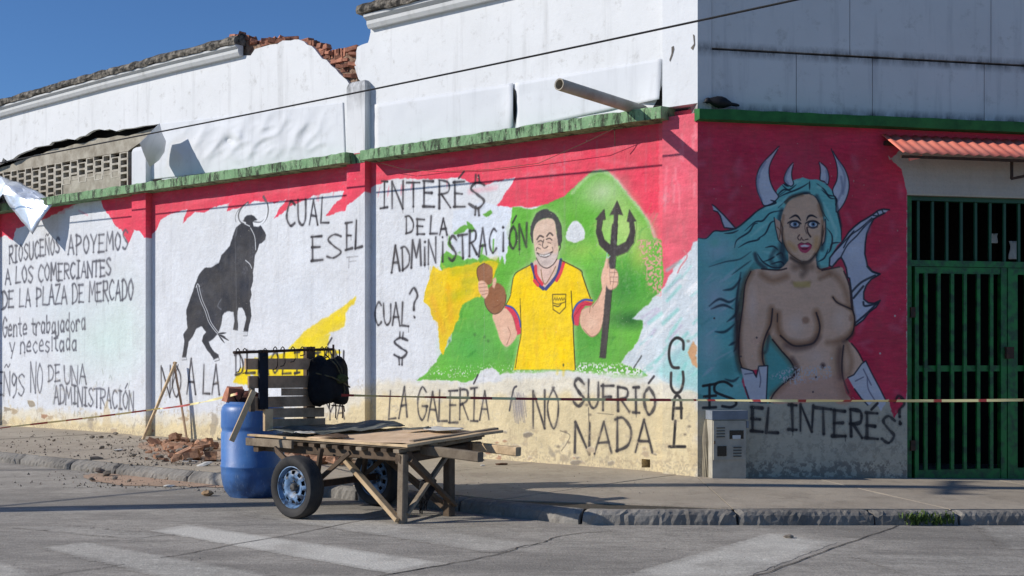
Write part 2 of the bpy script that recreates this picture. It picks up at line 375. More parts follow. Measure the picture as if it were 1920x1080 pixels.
for k in range(170):                                  # brush work and runs in the red
    r = random.Random(6000+k); u = r.uniform(0, 1240); v0 = 385-u*.135; v = v0+r.uniform(-12, 50)
    if v > v0+34 and u < 940: continue
    a_ = r.gauss(.15, .35); c.line([(u, v), (u+math.cos(a_)*r.uniform(10, 30), v-math.sin(a_)*16)], r.uniform(2, 6), r.choice([(244, 116, 136), (216, 56, 82), (240, 96, 116), (226, 74, 92)]), r.uniform(.15, .38), soft=2.5, dry=.5)
for k in range(36):
    r = random.Random(6500+k); u = r.uniform(290, 980); v = 395-(u-300)*.09+r.uniform(-4, 10); c.line([(u, v-14), (u+r.uniform(-5, 1), v+r.uniform(0, 8))], r.uniform(2, 5), RED, .45, soft=2, dry=.4, taper=True)
# green slope and yellow bush
c.poly(P_('960,388 1000,392 1020,385 1060,367 1085,345 1100,330 1112,322 1125,319 1140,322 1152,332 1173,358 1195,385 1217,413 1223,446 1240,449 1243,520 1236,560 1215,590 1205,612 1195,640 1165,678 1200,692 1215,705 1200,712 1150,708 1100,700 1075,696 1000,700 965,700 935,702 905,712 870,716 830,713 780,713 800,700 822,672 845,640 850,600 845,560 835,520 825,500 828,480 836,470 850,478 880,485 905,478 930,490 945,470 955,440 958,410'), (104, 182, 66), jag=2., var=.08, varf=.05)
for (u, v, ru, rv, cl, al) in ((1130, 360, 60, 45, (206, 222, 186), .8), (1165, 400, 45, 50, (196, 222, 140), .7), (1080, 410, 60, 40, (96, 176, 52), .7), (1195, 440, 45, 40, (190, 218, 128), .7), (1090, 470, 60, 30, (168, 206, 92), .6),
    (1170, 540, 70, 70, (46, 132, 48), .85), (1110, 600, 60, 60, (54, 140, 50), .7), (1180, 600, 50, 25, (20, 82, 42), .8), (1020, 660, 160, 40, (70, 160, 76), .6), (880, 650, 70, 60, (76, 170, 82), .7), (900, 440, 60, 40, (96, 170, 60), .3), (985, 440, 40, 50, (92, 172, 50), .7), (1200, 480, 30, 40, (222, 205, 110), .5), (920, 600, 60, 60, (86, 176, 76), .5), (1060, 390, 40, 20, (120, 190, 80), .6)):
    c.blob(u, v, ru, rv, cl, al, 1.)
c.line(P_('1072,362 1100,333 1125,321 1150,332 1175,362 1205,400 1220,425 1228,446'), 7, (222, 232, 210), .6, soft=6, dry=.4)
for k in range(300):
    r = random.Random(k); u = r.uniform(850, 1225); v = r.uniform(400, 690)
    if v < 470 and u < 965: continue
    if v > 640+(u-1100)*-.5 and u > 1150: continue
    a_ = r.gauss(1.2, .5); L_ = r.uniform(8, 24)
    c.line([(u, v), (u+math.cos(a_)*L_, v-math.sin(a_)*L_)], r.uniform(2, 5), r.choice([(58, 142, 58), (120, 190, 90), (84, 168, 62), (44, 124, 50), (140, 200, 110), (150, 196, 80)]), r.uniform(.15, .4), soft=2.5, dry=.4)
c.poly(P_('822,508 812,500 804,525 796,548 793,566 806,580 812,600 820,604 822,630 824,655 830,668 838,640 850,618 858,600 866,575 882,562 900,556 912,535 925,520 935,495 920,488 895,492 870,500 845,502'), (238, 202, 20), jag=2.4, var=.05, varf=.05)
for k in range(90):
    r = random.Random(7000+k); u = r.uniform(800, 905); v = r.uniform(508, 640)
    if v > 690-(u-800)*1.6 or u < 800+(v-560)*.45: continue
    c.line([(u, v), (u+r.uniform(-5, 8), v-r.uniform(6, 16))], r.uniform(2, 5), r.choice([(232, 186, 14), (248, 218, 60), (214, 176, 20), (244, 206, 20)]), .4, soft=2, dry=.4)
for q in ('850,510 905,500', '870,530 910,520', '840,560 880,545', '900,500 930,492'): c.line(P_(q), 16, (190, 190, 30), .6, soft=12)
for q in ('810,560 830,620', '840,540 845,600'): c.line(P_(q), 14, (244, 178, 18), .5, soft=10)
c.poly(P_('850,395 880,388 905,380 955,388 958,405 948,430 954,455 950,478 946,500 942,480 938,495 932,470 925,460 915,480 905,470 895,488 880,478 870,490 862,470 850,480 843,462'), (218, 226, 238), jag=2.5)
for q in ('848,437 870,422 880,425 870,436 852,440', '875,415 884,420 890,430 884,438 876,428', '905,402 920,394 924,400 912,408', '838,458 842,440 848,470'): c.poly(P_(q), (98, 168, 66), jag=1.2)
c.line(P_('905,460 900,490 906,485'), 5, (90, 165, 60), .8); c.line(P_('925,450 924,475'), 4, (90, 165, 60), .8)
c.poly(P_('1060,442 1068,420 1080,414 1092,424 1097,440 1095,450 1078,455 1064,452'), (226, 232, 238), jag=2, smooth=4)
# white and sea-green ground right of the slope
c.poly(P_('1241,545 1225,560 1205,578 1184,600 1204,600 1206,612 1196,640 1180,660 1164,680 1195,692 1225,702 1243,716 1312,740 1312,450 1298,455 1290,480 1282,500 1262,522'), (208, 218, 226), jag=2.2, var=.04)
for k in range(46):
    r = random.Random(100+k); u = r.uniform(1195, 1302); v = r.uniform(500, 735)
    if v < 820-u*.2 and u < 1240 and v < 620: continue
    c.line([(u, v), (u+r.uniform(14, 28), v-r.uniform(14, 30))], r.uniform(3, 8), r.choice([(130, 208, 200), (150, 215, 208), (232, 236, 240), (190, 180, 205), (236, 238, 242)]), .6, soft=5)
c.poly(P_('1225,700 1260,720 1290,730 1312,740 1312,680 1290,640 1262,660 1240,680'), (134, 210, 205), .55, jag=4, soft=8)
c.line(P_('1188,690 1200,672 1202,668'), 3, (80, 84, 86), .9)
c.line(P_('1282,470 1288,482 1276,500 1270,512'), 3, (226, 130, 140), .8)
c.speck(P_('1195,450 1240,450 1240,560 1215,540'), (238, 160, 165), .05, .8, 'nh')
c.poly(P_('1060,694 1110,700 1160,700 1200,705 1235,712 1235,722 1150,716 1060,712 960,712 900,716 960,698'), (222, 224, 220), .75, jag=5, soft=4)
c.speck(P_('1078,680 1210,686 1215,706 1078,704'), (230, 233, 232), .12, 1, 'nh'); c.speck(P_('800,690 1075,680 1075,696 800,712'), (225, 230, 225), .55, .8, 'nh')
c.poly(P_('880,718 905,696 922,688 936,698 940,716'), (220, 222, 226), jag=2)
for (u, v) in ((842, 640), (915, 640), (890, 628), (908, 632)): c.blob(u, v, 4, 5, (40, 90, 40), .5, .8)
# yellow sweep behind the cart
c.poly(P_('556,640 570,622 598,604 632,582 655,565 668,556 664,568 655,578 648,588 646,612 626,622 600,634 590,648 575,650'), (240, 214, 60), jag=2.6, var=.05, soft=2)
c.poly(P_('586,640 600,610 640,585 645,600 615,622'), (246, 220, 20), .8, jag=3, soft=3)
c.poly(P_('436,718 450,690 480,672 560,655 620,655 640,660 560,712 500,722 470,700 468,722'), (246, 218, 22), jag=3, soft=2)
c.poly(P_('540,655 560,634 620,628 612,655'), (243, 218, 40), .9, jag=3, soft=2)
# ---- bull
bz = lambda s: Z(320, 360, 3.176, s)
BULL = bz('435,168 440,152 455,142 480,137 498,148 515,166 497,172 488,182 492,205 520,207 535,200 548,222 558,238 567,260 562,285 540,303 525,310 516,345 500,380 496,430 488,480 490,530 475,580 481,612 470,650 476,700 480,740 466,790 460,832 434,828 441,790 450,750 437,705 425,690 402,690 396,712 397,760 401,795 400,825 370,820 380,770 374,716 340,710 318,722 307,738 300,790 286,832 270,856 250,878 226,892 236,920 256,950 284,968 290,1000 262,1010 247,982 215,942 185,890 192,858 210,838 190,805 180,800 150,815 130,860 106,892 98,940 92,986 68,985 73,950 81,890 74,850 100,812 95,760 92,700 112,650 130,600 146,550 170,490 203,452 240,450 286,425 300,380 352,322 370,262 388,212 418,190')
c.poly(BULL, (52, 55, 64), jag=.8, var=.22, varf=.05)
for k in range(90):
    r = random.Random(300+k); w0 = r.random(); q = bz('%f,%f' % (150+w0*290+r.uniform(-30, 30), 700-w0*400+r.uniform(-60, 60)))[0]
    c.blob(q[0], q[1], r.uniform(4, 12), r.uniform(3, 9), r.choice([(40, 42, 50), (74, 78, 88), (62, 66, 76)]), .35, 1.)
for s in ('395,215 388,260', '300,640 280,680 300,700'): c.line(bz(s), 3, (120, 124, 132), .6, soft=2)
WH = (226, 230, 236)
c.line(bz('445,185 415,175 404,140 420,100 460,65'), 5, (90, 92, 98), .85); c.line(bz('445,185 418,172 410,140 424,104 455,72'), 2.6, WH, .95)
c.line(bz('500,185 540,185 570,150 578,100 568,60 552,30'), 6, (90, 92, 98), .85); c.line(bz('495,190 535,190 562,160 572,110 566,70'), 4.5, WH, 1.)
c.line(bz('388,180 384,150 400,112 425,92'), 1.4, (90, 92, 98), .8)
for s in ('475,215 500,270 505,345', '445,408 470,430 482,455', '440,190 470,205'): c.line(bz(s), 2, WH, .9)
for d in (-6, 7): c.line(bz(' '.join('%f,%f' % (x+d, y) for x, y in ((160, 560), (180, 640), (210, 710), (232, 775), (270, 830), (292, 850)))), 1.6, WH, .9)
c.line(bz('150,570 160,548 172,565'), 1.6, WH, .9)
for s in ('280,845 330,840', '285,850 345,885', '285,855 320,900', '280,850 325,865'): c.line(bz(s), 3.4, (50, 52, 60), 1., taper=True)
for s in ('68,985 92,985 96,1000 66,1002', '430,832 458,832 455,858 432,858', '252,1000 285,985 288,1003 262,1010'): c.poly(bz(s), (216, 220, 226), jag=.3); c.line(bz(s), 1, (80, 82, 90), .8, smooth=0)
# ---- man with trident
mz = lambda s: Z(860, 360, 3., s)
HALO = mz('395,180 420,110 480,85 560,120 592,190 590,290 570,370 700,430 730,520 765,610 720,680 660,690 660,1000 300,1005 330,820 260,900 190,720 250,620 300,460 400,395 410,330')
c.poly(HALO, (170, 214, 140), .55, jag=1, soft=5)
SHIRT = mz('412,405 380,425 330,450 308,480 298,530 288,590 262,640 300,655 330,700 345,790 346,800 335,880 318,950 308,1002 480,1000 655,1003 650,900 645,820 642,760 648,700 690,640 758,622 735,580 715,530 695,470 682,440 640,415 572,380 545,470 488,548 440,500')
c.poly(SHIRT, (250, 212, 14), jag=.5, var=.06, varf=.04)
for k in range(40):
    r = random.Random(500+k); q = mz('%f,%f' % (r.uniform(340, 640), r.uniform(480, 980)))[0]
    c.line([q, (q[0]+r.uniform(-3, 3), q[1]+r.uniform(8, 24))], 5, r.choice([(244, 190, 10), (255, 226, 40), (238, 196, 12)]), .4, soft=5)
c.poly(mz('415,405 425,385 560,380 572,384 540,470 490,548 440,500'), (222, 190, 178), jag=.4)
for s, cl in (('410,408 425,460 435,505 475,545', (58, 66, 130)), ('574,384 562,440 545,480 490,546', (58, 66, 130)), ('432,420 436,470 468,520', (226, 60, 80)), ('590,400 572,455 550,498', (226, 60, 80)), ('425,500 445,525', (226, 60, 80))):
    c.line(mz(s), 7, cl, 1, soft=1.2)
c.line(mz('462,440 470,490 486,520 520,470 545,420'), 2, (120, 90, 60), .8)
c.poly(mz('262,640 285,640 320,670 345,740 348,798 322,808 318,760 300,700 272,662 255,655'), (216, 52, 84), jag=.4); c.line(mz('268,640 305,655 335,700 348,760'), 3.5, (60, 86, 170), 1.)
c.poly(mz('650,752 640,700 660,640 700,612 755,622 745,640 712,640 690,668 678,715 676,752'), (216, 52, 84), jag=.4); c.line(mz('645,740 640,690 662,636 705,608 750,612'), 4, (60, 86, 170), 1.)
SK = (232, 186, 160)
c.poly(mz('256,655 190,690 202,740 218,790 238,845 266,872 288,862 312,835 328,800 318,760 300,700 275,665'), SK, jag=.4, smooth=3)
c.poly(mz('684,755 682,700 695,664 720,650 748,640 780,600 806,545 800,480 812,430 828,425 838,470 838,540 836,600 826,660 812,730 790,790 752,818 720,800'), SK, jag=.4, smooth=3)
for s in ('275,760 290,800 270,860', '740,640 735,680', '305,700 322,780', '806,545 780,610 750,650', '700,770 745,815 790,790 815,720'): c.line(mz(s), 1.4, (150, 104, 90), .8)
c.blob(*mz('260,790')[0], 8, 20, (240, 205, 180), .5, 1.); c.blob(*mz('750,740')[0], 14, 18, (242, 208, 184), .5, 1.)
# gourd
c.poly(mz('145,402 108,425 102,460 112,500 125,520 180,520 190,470 186,425'), (150, 100, 70), smooth=4, jag=.3, var=.08)
c.poly(mz('215,512 180,530 150,570 145,620 165,665 200,688 238,670 262,625 266,580 250,535'), (148, 98, 68), smooth=4, jag=.3, var=.08)
c.line(mz('145,402 108,425 102,460 112,500'), 1.5, (80, 56, 44)); c.line(mz('150,570 145,620 165,665 200,688 238,670 262,625 266,580'), 1.6, (80, 56, 44))
c.line(mz('195,650 220,640 240,620'), 1.6, (120, 70, 50), .8); c.blob(*mz('170,440')[0], 6, 10, (170, 122, 96), .6, 1.)
c.poly(mz('110,510 130,500 150,510 162,530 166,570 150,600 132,590 112,560'), SK, smooth=3, jag=.3)
for s in ('112,520 150,515', '112,540 158,535', '118,560 162,556', '130,580 160,572'): c.line(mz(s), 1.1, (150, 100, 86), .8)
c.poly(mz('190,490 208,480 212,500 200,545 188,535'), SK, jag=.3)
c.blob(*mz('520,300')[0], 10, 26, (190, 150, 130), .0, 1.)
# face and hair
c.poly(mz('402,250 405,195 425,140 455,108 490,98 545,128 572,180 580,230 577,282 560,305 548,240 538,170 500,150 450,165 425,200 418,260 414,290'), (66, 67, 72), jag=1.2, smooth=3, var=.2)
c.poly(mz('418,260 422,210 445,168 500,150 538,165 548,230 556,275 560,330 550,380 528,410 495,428 458,412 435,370 424,310'), (226, 196, 176), smooth=3, jag=.3, var=.02)
c.poly(mz('424,310 430,360 458,412 495,428 528,410 550,380 560,330 545,345 500,340 440,350'), (204, 192, 190), .75, smooth=3, jag=.8, soft=3)
DK = (70, 60, 60)
for s, wd in (('440,268 455,248 475,255', 2.6), ('495,250 512,232 528,245', 2.6), ('445,282 460,275 474,284', 1.8), ('492,268 510,262 524,272', 1.8), ('478,270 470,305 482,318 500,308', 1.6), ('440,345 470,358 500,352 525,338', 2.2), ('445,348 458,362 490,368 518,352', 1.4), ('435,330 440,315 460,322', 1.3), ('525,312 530,330 522,345', 1.3), ('450,295 462,300', 1.), ('500,285 518,290', 1.), ('560,290 572,305 566,330', 1.6), ('436,372 458,412 495,430 530,410 552,378', 1.4)):
    c.line(mz(s), wd*1.3, DK, .85, soft=1.)
for q, ru, rv, cl, al in (('540,300', 7, 18, (176, 150, 140), .5), ('495,400', 14, 6, (176, 160, 156), .5), ('470,320', 8, 6, (236, 200, 180), .6), ('535,325', 6, 6, (236, 200, 180), .5), ('480,200', 14, 8, (240, 214, 196), .6), ('455,290', 8, 4, (190, 150, 136), .5), ('510,280', 8, 4, (190, 150, 136), .5)): c.blob(*mz(q)[0], ru, rv, cl, al, 1.)
c.poly(mz('448,350 480,358 515,346 510,358 480,364 455,360'), (232, 232, 230), jag=.2)
for s in ('425,160 460,118 500,112', '440,150 480,122 530,140', '545,150 562,200 566,260', '408,230 412,270'): c.line(mz(s), 1.5, (60, 62, 66), .7)
# shirt seams, pocket
for s, wd in (('415,405 330,450 308,480 298,530 288,590 262,640', 1.8), ('345,640 348,700 350,800 335,880 318,990', 1.8), ('572,384 682,440 695,470 715,530 740,600', 2.2), ('632,560 636,640 642,720 646,840 655,1000', 2.2), ('345,600 346,680', 1.)): c.line(mz(s), wd, (56, 50, 40), .85)
c.line(mz('528,578 602,576 600,650 566,686 530,662 527,578'), 1.8, (60, 52, 30), .85, smooth=0); c.line(mz('528,625 560,632 602,618'), 1.6, (60, 52, 30), .8)
c.line(mz('535,640 560,645 575,630'), 2.2, (60, 52, 30), .8)
for k in range(5): c.line(mz('%d,610 %d,596 %d,610' % (534+k*13, 540+k*13, 545+k*13)), 1.4, (70, 60, 30), .8, smooth=0)
c.blob(*mz('588,975')[0], 2, 4, (40, 60, 50), .8, .6)
# trident
c.poly(mz('765,165 762,240 785,310 835,362 890,372 950,350 990,290 1003,210 985,150 790,150'), (206, 226, 150), .45, jag=1, soft=6)
for s in ('890,48 848,132 872,128 868,300 885,300 896,128 924,132', '818,95 766,156 778,160 770,230 790,300 838,350 890,362 948,338 985,285 993,225 985,168 1000,168 958,98 944,168 958,172 962,225 940,280 900,302 850,296 818,268 802,215 810,160 826,156'):
    c.poly(mz(s), (62, 58, 60), jag=.3)
c.poly(mz('862,180 896,180 880,420 862,560 826,936 790,934 826,560'), (66, 62, 64), jag=.3)
c.poly(mz('812,440 828,372 842,370 848,430 880,434 896,462 896,520 868,552 838,545 826,520 812,560 800,500'), SK, smooth=2, jag=.3)
for s in ('848,435 852,520', '850,455 890,455', '850,480 895,480', '852,505 892,508', '862,552 892,525 896,462 880,434', '840,375 838,430'): c.line(mz(s), 1.2, (140, 96, 84), .85)
c.line(mz('834,345 832,372 845,368 850,362'), 2, (150, 220, 190), .9)
c.poly(mz('846,520 880,470 872,560 846,560'), (66, 62, 64), .0)
# ---- lettering of the side wall
INK = (44, 43, 50)
T = lambda *a, **k: text(cvL, *a, **k)
gy = (88, 90, 100)
T('RIOSUCEÑOS', (17, 494), (112, 474), 30, w=3.4, col=gy); T('APOYEMOS', (128, 478), (240, 466), 34, w=3.6, col=gy)
T('A LOS COMERCIANTES', (10, 534), (208, 516), 30, w=3.6, col=gy, gap=.25); T('DE LA PLAZA DE MERCADO', (4, 578), (250, 561), 32, w=3.6, col=gy, h1=36, gap=.25)
T('Gente trabajadora', (5, 632), (160, 618), 32, w=3.2, col=gy, gap=.2); T('y necesitada', (18, 662), (144, 657), 32, w=3.2, col=gy, gap=.2)
T('EÑqS', (-6, 742), (46, 740), 42, w=3.2, col=gy, gap=.15); T('NO', (57, 738), (80, 736), 52, w=3.2, col=gy, gap=.15); T('DE', (90, 716), (113, 714), 30, w=3.2, col=gy); T('UNA', (120, 722), (161, 720), 34, w=3.2, col=gy, gap=.2)
T('ADMINISTRACIÓN', (101, 756), (251, 768), 34, w=3.2, col=gy, gap=.2)
T('CUAL', (537, 426), (617, 419), 46, w=3.6, col=INK); T('E', (583, 489), (606, 487), 42, w=3.8, col=INK); T('S', (612, 488), (640, 484), 46, w=3.8, col=INK)
T('EL', (648, 468), (679, 464), 50, w=3.8, col=INK, jit=.02)
T('F', (652, 502), (672, 500), 18, w=2, col=(150, 150, 155), a=.6)
T('NO', (302, 744), (340, 744), 58, w=3.2, col=INK, gap=.15); c.line(P_('304,690 318,742 334,684'), 2.5, INK, .8, smooth=0); T('A', (350, 742), (366, 742), 62, w=3.4, col=INK); T('LA', (380, 742), (411, 742), 58, w=3.4, col=INK)
T('DEMOLICIÓN', (440, 702), (645, 700), 42, w=3.8, col=INK); T('YA', (612, 786), (646, 786), 30, w=2.6, col=INK)
T('INTERÉ', (712, 388), (872, 389), 48, w=3.8, col=INK, gap=.3); T('$', (880, 398), (909, 396), 62, w=3.8, col=INK)
T('DE', (760, 438), (796, 440), 30, w=3.4, col=INK); T('LA', (806, 440), (838, 440), 32, w=3.4, col=INK)
T('ADMiNïSTRACïÓN', (734, 510), (988, 462), 46, w=3.8, col=INK, gap=.28)
T('CUAL', (702, 611), (766, 612), 42, w=3.4, col=INK, gap=.2); T('?', (768, 598), (786, 598), 50, w=3.6, col=INK); T('$', (738, 680), (765, 680), 54, w=3.6, col=INK)
T('LA', (728, 788), (763, 784), 58, w=3.4, col=INK, slant=.15); T('GALERÍA', (783, 790), (917, 789), 56, w=3.4, col=INK, gap=.12)
c.blob(972, 762, 18, 34, (150, 146, 158), .55, .8); c.line(P_('955,770 962,732 968,725'), 4, (60, 60, 70), .9)
for k in range(8): r = random.Random(k); c.line([(960+k*3, 740+r.uniform(-6, 6)), (966+k*3, 790+r.uniform(-10, 6))], 2, (120, 116, 130), .5)
T('NO', (1000, 802), (1048, 798), 76, w=3.6, col=INK, gap=.15)
T('SUFRIÓ', (1074, 762), (1228, 778), 48, w=4.2, col=INK, gap=.25)
T('NADA', (1078, 849), (1222, 848), 58, w=4.6, col=INK, gap=.25, jit=.08)
BK = (34, 34, 38)
for s in ('1281,655 1280,640 1268,634 1257,645 1254,668 1260,688 1272,690', '1258,700 1258,725 1266,737 1276,733 1281,715 1280,698', '1261,786 1264,750 1270,742 1276,752 1277,784', '1263,766 1278,766', '1266,790 1263,835', '1254,838 1284,838'): c.line(P_(s), 5.6, BK, .97, soft=2, smooth=4)
# damp, chips and stains low on the wall
for k in range(70):
    r = random.Random(900+k); u = r.uniform(-60, 1300); base = 797+(u)*.0713
    c.poly([(u+r.uniform(-14, 14)*math.cos(t), base-abs(r.gauss(0, 16))*(1+.6*math.sin(t))-4) for t in [q*1.05 for q in range(6)]], r.choice([(176, 164, 146), (150, 140, 126), (200, 186, 160), (210, 190, 150)]), .6, jag=5, soft=2)
c.speck(P_('-80,785 1310,868 1310,900 -80,812'), (176, 162, 138), .15, .5, 'nh'); c.speck(P_('-80,760 640,775 1310,825 1310,880 -80,800'), (190, 172, 142), .3, .5)
c.speck(P_('-80,700 1310,720 1310,880 -80,800'), (180, 168, 148), .45, .35, 'n2')
c.speck(P_('-80,350 1310,250 1310,900 -80,800'), (180, 180, 184), .5, .15, 'n3')
for k in range(60):                                  # flaked patches with a pale rim
    r = random.Random(8100+k); u = r.uniform(-40, 1236); base = 797+u*.0713; v = base-abs(r.gauss(0, 20))-4; rr = r.uniform(2, 8)
    q = [(u+rr*r.uniform(.6, 1.7)*math.cos(t), v+rr*r.uniform(.4, 1.)*math.sin(t)) for t in [g*.785 for g in range(8)]]
    c.poly([(a, b-1) for a, b in q], (242, 234, 212), .7, jag=1, soft=0); c.poly(q, r.choice([(150, 138, 120), (126, 116, 104), (180, 160, 132), (166, 120, 92)]), .8, jag=1.5, soft=1)
for k in range(26):                                   # rain streaks running down the paint
    r = random.Random(8300+k); u = r.uniform(0, 1236); v0 = 400-u*.12; c.line([(u, v0), (u+r.uniform(-2, 2), v0+r.uniform(60, 300))], r.uniform(1.5, 5), (170, 168, 168), r.uniform(.08, .22), soft=4, dry=.5)
for (u, v) in ((1100, 760), (1106, 778), (1180, 772), (1060, 810), (1066, 830), (1046, 838), (1290, 640), (1298, 655), (1292, 800), (1284, 815)):
    c.blob(u, v, 5, 4, (110, 100, 90), .7, .8)
c.line(P_('1103,765 1104,790 1107,800'), 2, (90, 84, 78), .8); c.line(P_('1120,775 1150,778'), 1.6, (120, 110, 96), .7); c.line(P_('1050,808 1068,816 1062,832 1052,846'), 2, (110, 100, 88), .7)
c.poly(P_('1288,660 1300,640 1306,650 1306,690 1298,684'), (206, 160, 120), jag=2)
for k in range(30):
    r = random.Random(1500+k); u = r.uniform(100, 330); v = r.uniform(690, 800); c.line([(u, v), (u+r.uniform(-3, 3), v+r.uniform(4, 12))], 2.4, (130, 140, 130), .4, soft=2)
for u in (156, 440, 520, 905): c.line([(u, 420), (u+3, 600), (u-1, 780)], .8, (170, 172, 178), .5)
# ================= front wall
cvR = Canvas('R', 2.62, 4.3, 260, (190, 182, 160)); c = cvR
REDR = (214, 44, 74)
c.poly(P_('1300,180 1780,200 1780,260 1690,300 1668,300 1664,292 1690,318 1700,360 1700,660 1700,742 1688,770 1676,785 1665,748 1650,770 1640,750 1500,760 1320,740 1300,700'), REDR, jag=2, var=.1, varf=.09)
for k in range(140):
    r = random.Random(2000+k); u = r.uniform(1310, 1700); v = r.uniform(260, 740); a = r.uniform(0, 3.1)
    c.line([(u, v), (u+18*math.cos(a), v+18*math.sin(a))], r.uniform(5, 14), r.choice([(190, 44, 74), (226, 96, 126), (232, 130, 150), (204, 50, 84)]), .3, soft=9)
wz = lambda s: Z(1300, 260, 4.155, s)
vz = lambda s: Z(1300, 500, 2.7, s)
# sea-green swirl
HAIR = wz('30,775 100,778 160,722 230,722 330,700 420,632 500,565 560,525 600,500 640,455 650,400 690,360 740,340 790,322 850,302 905,320 960,318 1030,350 1070,392 1100,440 1112,500 1120,570 1145,640 1150,720 1152,800 1120,832 1080,900 1052,1000 985,1018 950,985 700,1000 650,1016 560,1012 500,975 470,960 440,1000 400,1090')+vz('270,40 240,130 215,200 222,330 205,440 222,520 250,600 280,680 150,690 20,640')
c.poly(vz('270,-20 420,-40 470,10 200,690 20,690 60,300'), (84, 164, 160), jag=1, soft=2); c.poly(vz('360,340 420,350 530,520 480,600 400,700 340,700 340,420'), (84, 164, 160), jag=1, soft=2)
c.poly(HAIR, (112, 196, 192), jag=.6, var=.06, varf=.04)
for (u, v, ru, rv, cl, al) in ((1345, 470, 40, 40, (176, 204, 216), .8), (1340, 560, 40, 70, (190, 204, 220), .8), (1330, 650, 30, 60, (180, 206, 214), .8), (1370, 500, 30, 30, (110, 196, 196), .6), (1365, 690, 26, 40, (60, 150, 146), .7), (1350, 620, 30, 20, (110, 190, 190), .6), (1372, 570, 14, 60, (130, 200, 200), .6), (1340, 455, 16, 14, (110, 200, 180), .7), (1384, 640, 10, 60, (40, 70, 80), .6)):
    c.blob(u, v, ru, rv, cl, al, 1.)
for k in range(34):
    r = random.Random(2600+k); u = r.uniform(1312, 1370); v = r.uniform(470, 730)
    c.line([(u, v), (u+r.uniform(16, 34), v-r.uniform(6, 22))], r.uniform(2, 6), r.choice([(90, 176, 176), (205, 214, 226), (150, 206, 204)]), .55, soft=4, taper=True)
NV = (26, 34, 48)
for s in ('30,775 100,778 160,722 230,722 330,700 420,632 500,562 600,505 660,450 730,400', '320,850 340,790 430,730 470,670 500,660', '350,850 420,810 500,790 520,770', '400,720 480,650 540,640 600,580 700,560', '500,780 560,740 600,660 640,640', '660,540 740,470 850,430 900,432 960,470 1000,560 1050,640', '640,470 720,430 800,400 860,370 905,340', '905,330 905,400', '960,350 1020,400 1060,460 1110,470', '1000,400 1050,440 1110,450', '1110,500 1120,560 1150,700 1152,800', '1060,880 1080,820 1140,810', '1040,700 1080,760 1070,860 1040,900', '690,360 740,400 800,360', '640,460 700,400 760,410', '240,740 300,735 350,715', '560,850 620,840 660,870', '540,960 600,940 680,890 700,930', '600,980 680,960 710,990', '500,900 540,960 620,1005 700,1000', '960,990 990,1020 1050,1005', '970,960 1020,930 1050,860'):
    c.line(wz(s), 3.2, NV, .85, soft=1.6, taper=True)
for s in ('700,480 780,430', '540,560 620,520 700,500', '1010,500 1060,600 1090,700', '760,350 830,330', '960,380 1000,380', '540,880 620,900 660,940', '450,760 520,700 580,660', '1080,640 1110,720 1100,800'): c.line(wz(s), 6, (160, 224, 216), .7, soft=4, taper=True)
for s in ('300,1060 380,1000 450,950', '120,1000 250,960 360,940 450,880'): c.line(wz(s), 3, NV, .6, soft=2, taper=True)
for s in ('80,200 130,165 180,180 215,160', '90,215 150,195 200,215', '150,120 200,110 240,60', '110,330 160,330 210,290', '180,400 215,380', '170,280 215,240 230,180', '160,570 200,580 230,560', '240,30 225,120 215,240 225,330', '205,430 225,380 215,300'): c.line(vz(s), 5, NV, .75, soft=3, taper=True)
c.line(vz('262,50 238,140 222,260 220,400 236,520'), 12, NV, .45, soft=14)
# wings
WG = (198, 202, 218)
for s in ('145,515 165,528 198,560 232,592 262,625 300,668 330,702 285,700 240,694 222,650 210,605 188,572 158,562', ):
    c.poly(wz(s), WG, jag=.2); c.line(wz(s), 2.6, NV, .85, smooth=0, soft=1.4)
RW = wz('1525,555 1480,550 1440,560 1400,590 1350,622 1300,650 1250,690 1210,730 1170,790 1150,820 1100,880 1062,930 1058,990 1080,1000 1130,940 1150,925 1170,960 1190,1010 1200,1080')+vz('790,60 800,130 808,230 820,300 860,270 890,230 925,205 945,172 915,186 885,184 862,165 862,130 875,95 900,65 945,38 905,25 880,-5')+wz('1350,965 1335,900 1338,820 1350,740 1375,680 1405,625 1440,605 1490,580')
c.poly(RW, WG, jag=.2, var=.05); c.line(RW, 3.2, NV, .9, smooth=0, soft=1.6)
for s in ('1400,625 1330,690 1270,760 1200,830 1150,920', '1390,620 1300,700 1220,760 1170,850', '1100,880 1150,830 1250,720', '1430,570 1440,600 1400,600', '1470,560 1480,585'): c.line(wz(s), 2.6, NV, .85, soft=1.4)
for s in ('800,130 850,80 920,45', '860,180 870,200 935,185', '815,290 880,235 935,180', '880,0 905,25 940,38', '860,100 835,130 810,160'): c.line(vz(s), 4, NV, .85, soft=1.6)
c.blob(*wz('1250,900')[0], 18, 30, (216, 220, 232), .6, 1.); c.blob(*wz('1360,690')[0], 8, 20, (140, 146, 170), .5, 1.)
# horns
for s in ('668,62 610,118 545,185 505,250 488,330 498,410 525,470 548,522 600,512 632,490 662,452 628,402 602,345 590,290 590,230 612,165', '1075,82 1092,130 1112,190 1122,260 1115,330 1085,395 1092,440 1112,470 1112,572 1150,540 1185,480 1208,410 1212,350 1200,290 1172,225 1120,155', '780,188 745,222 718,270 705,320 722,352 760,372 780,350 768,310 765,262', '980,182 986,220 990,265 986,322 1020,335 1045,360 1056,310 1048,262 1030,222'):
    c.poly(wz(s), (204, 208, 222), jag=.2, smooth=2); c.line(cat(wz(s), 3, True), 2.2, NV, .9, smooth=0, soft=1.2)
for s in ('500,290 502,390 530,480', '1150,300 1160,400 1120,490', '740,240 715,310 735,350', '1035,250 1042,300 1030,345', '560,180 520,250 510,300', '1130,180 1170,260 1180,330 1165,430'): c.line(wz(s), 4.5, (120, 128, 158), .6, soft=3)
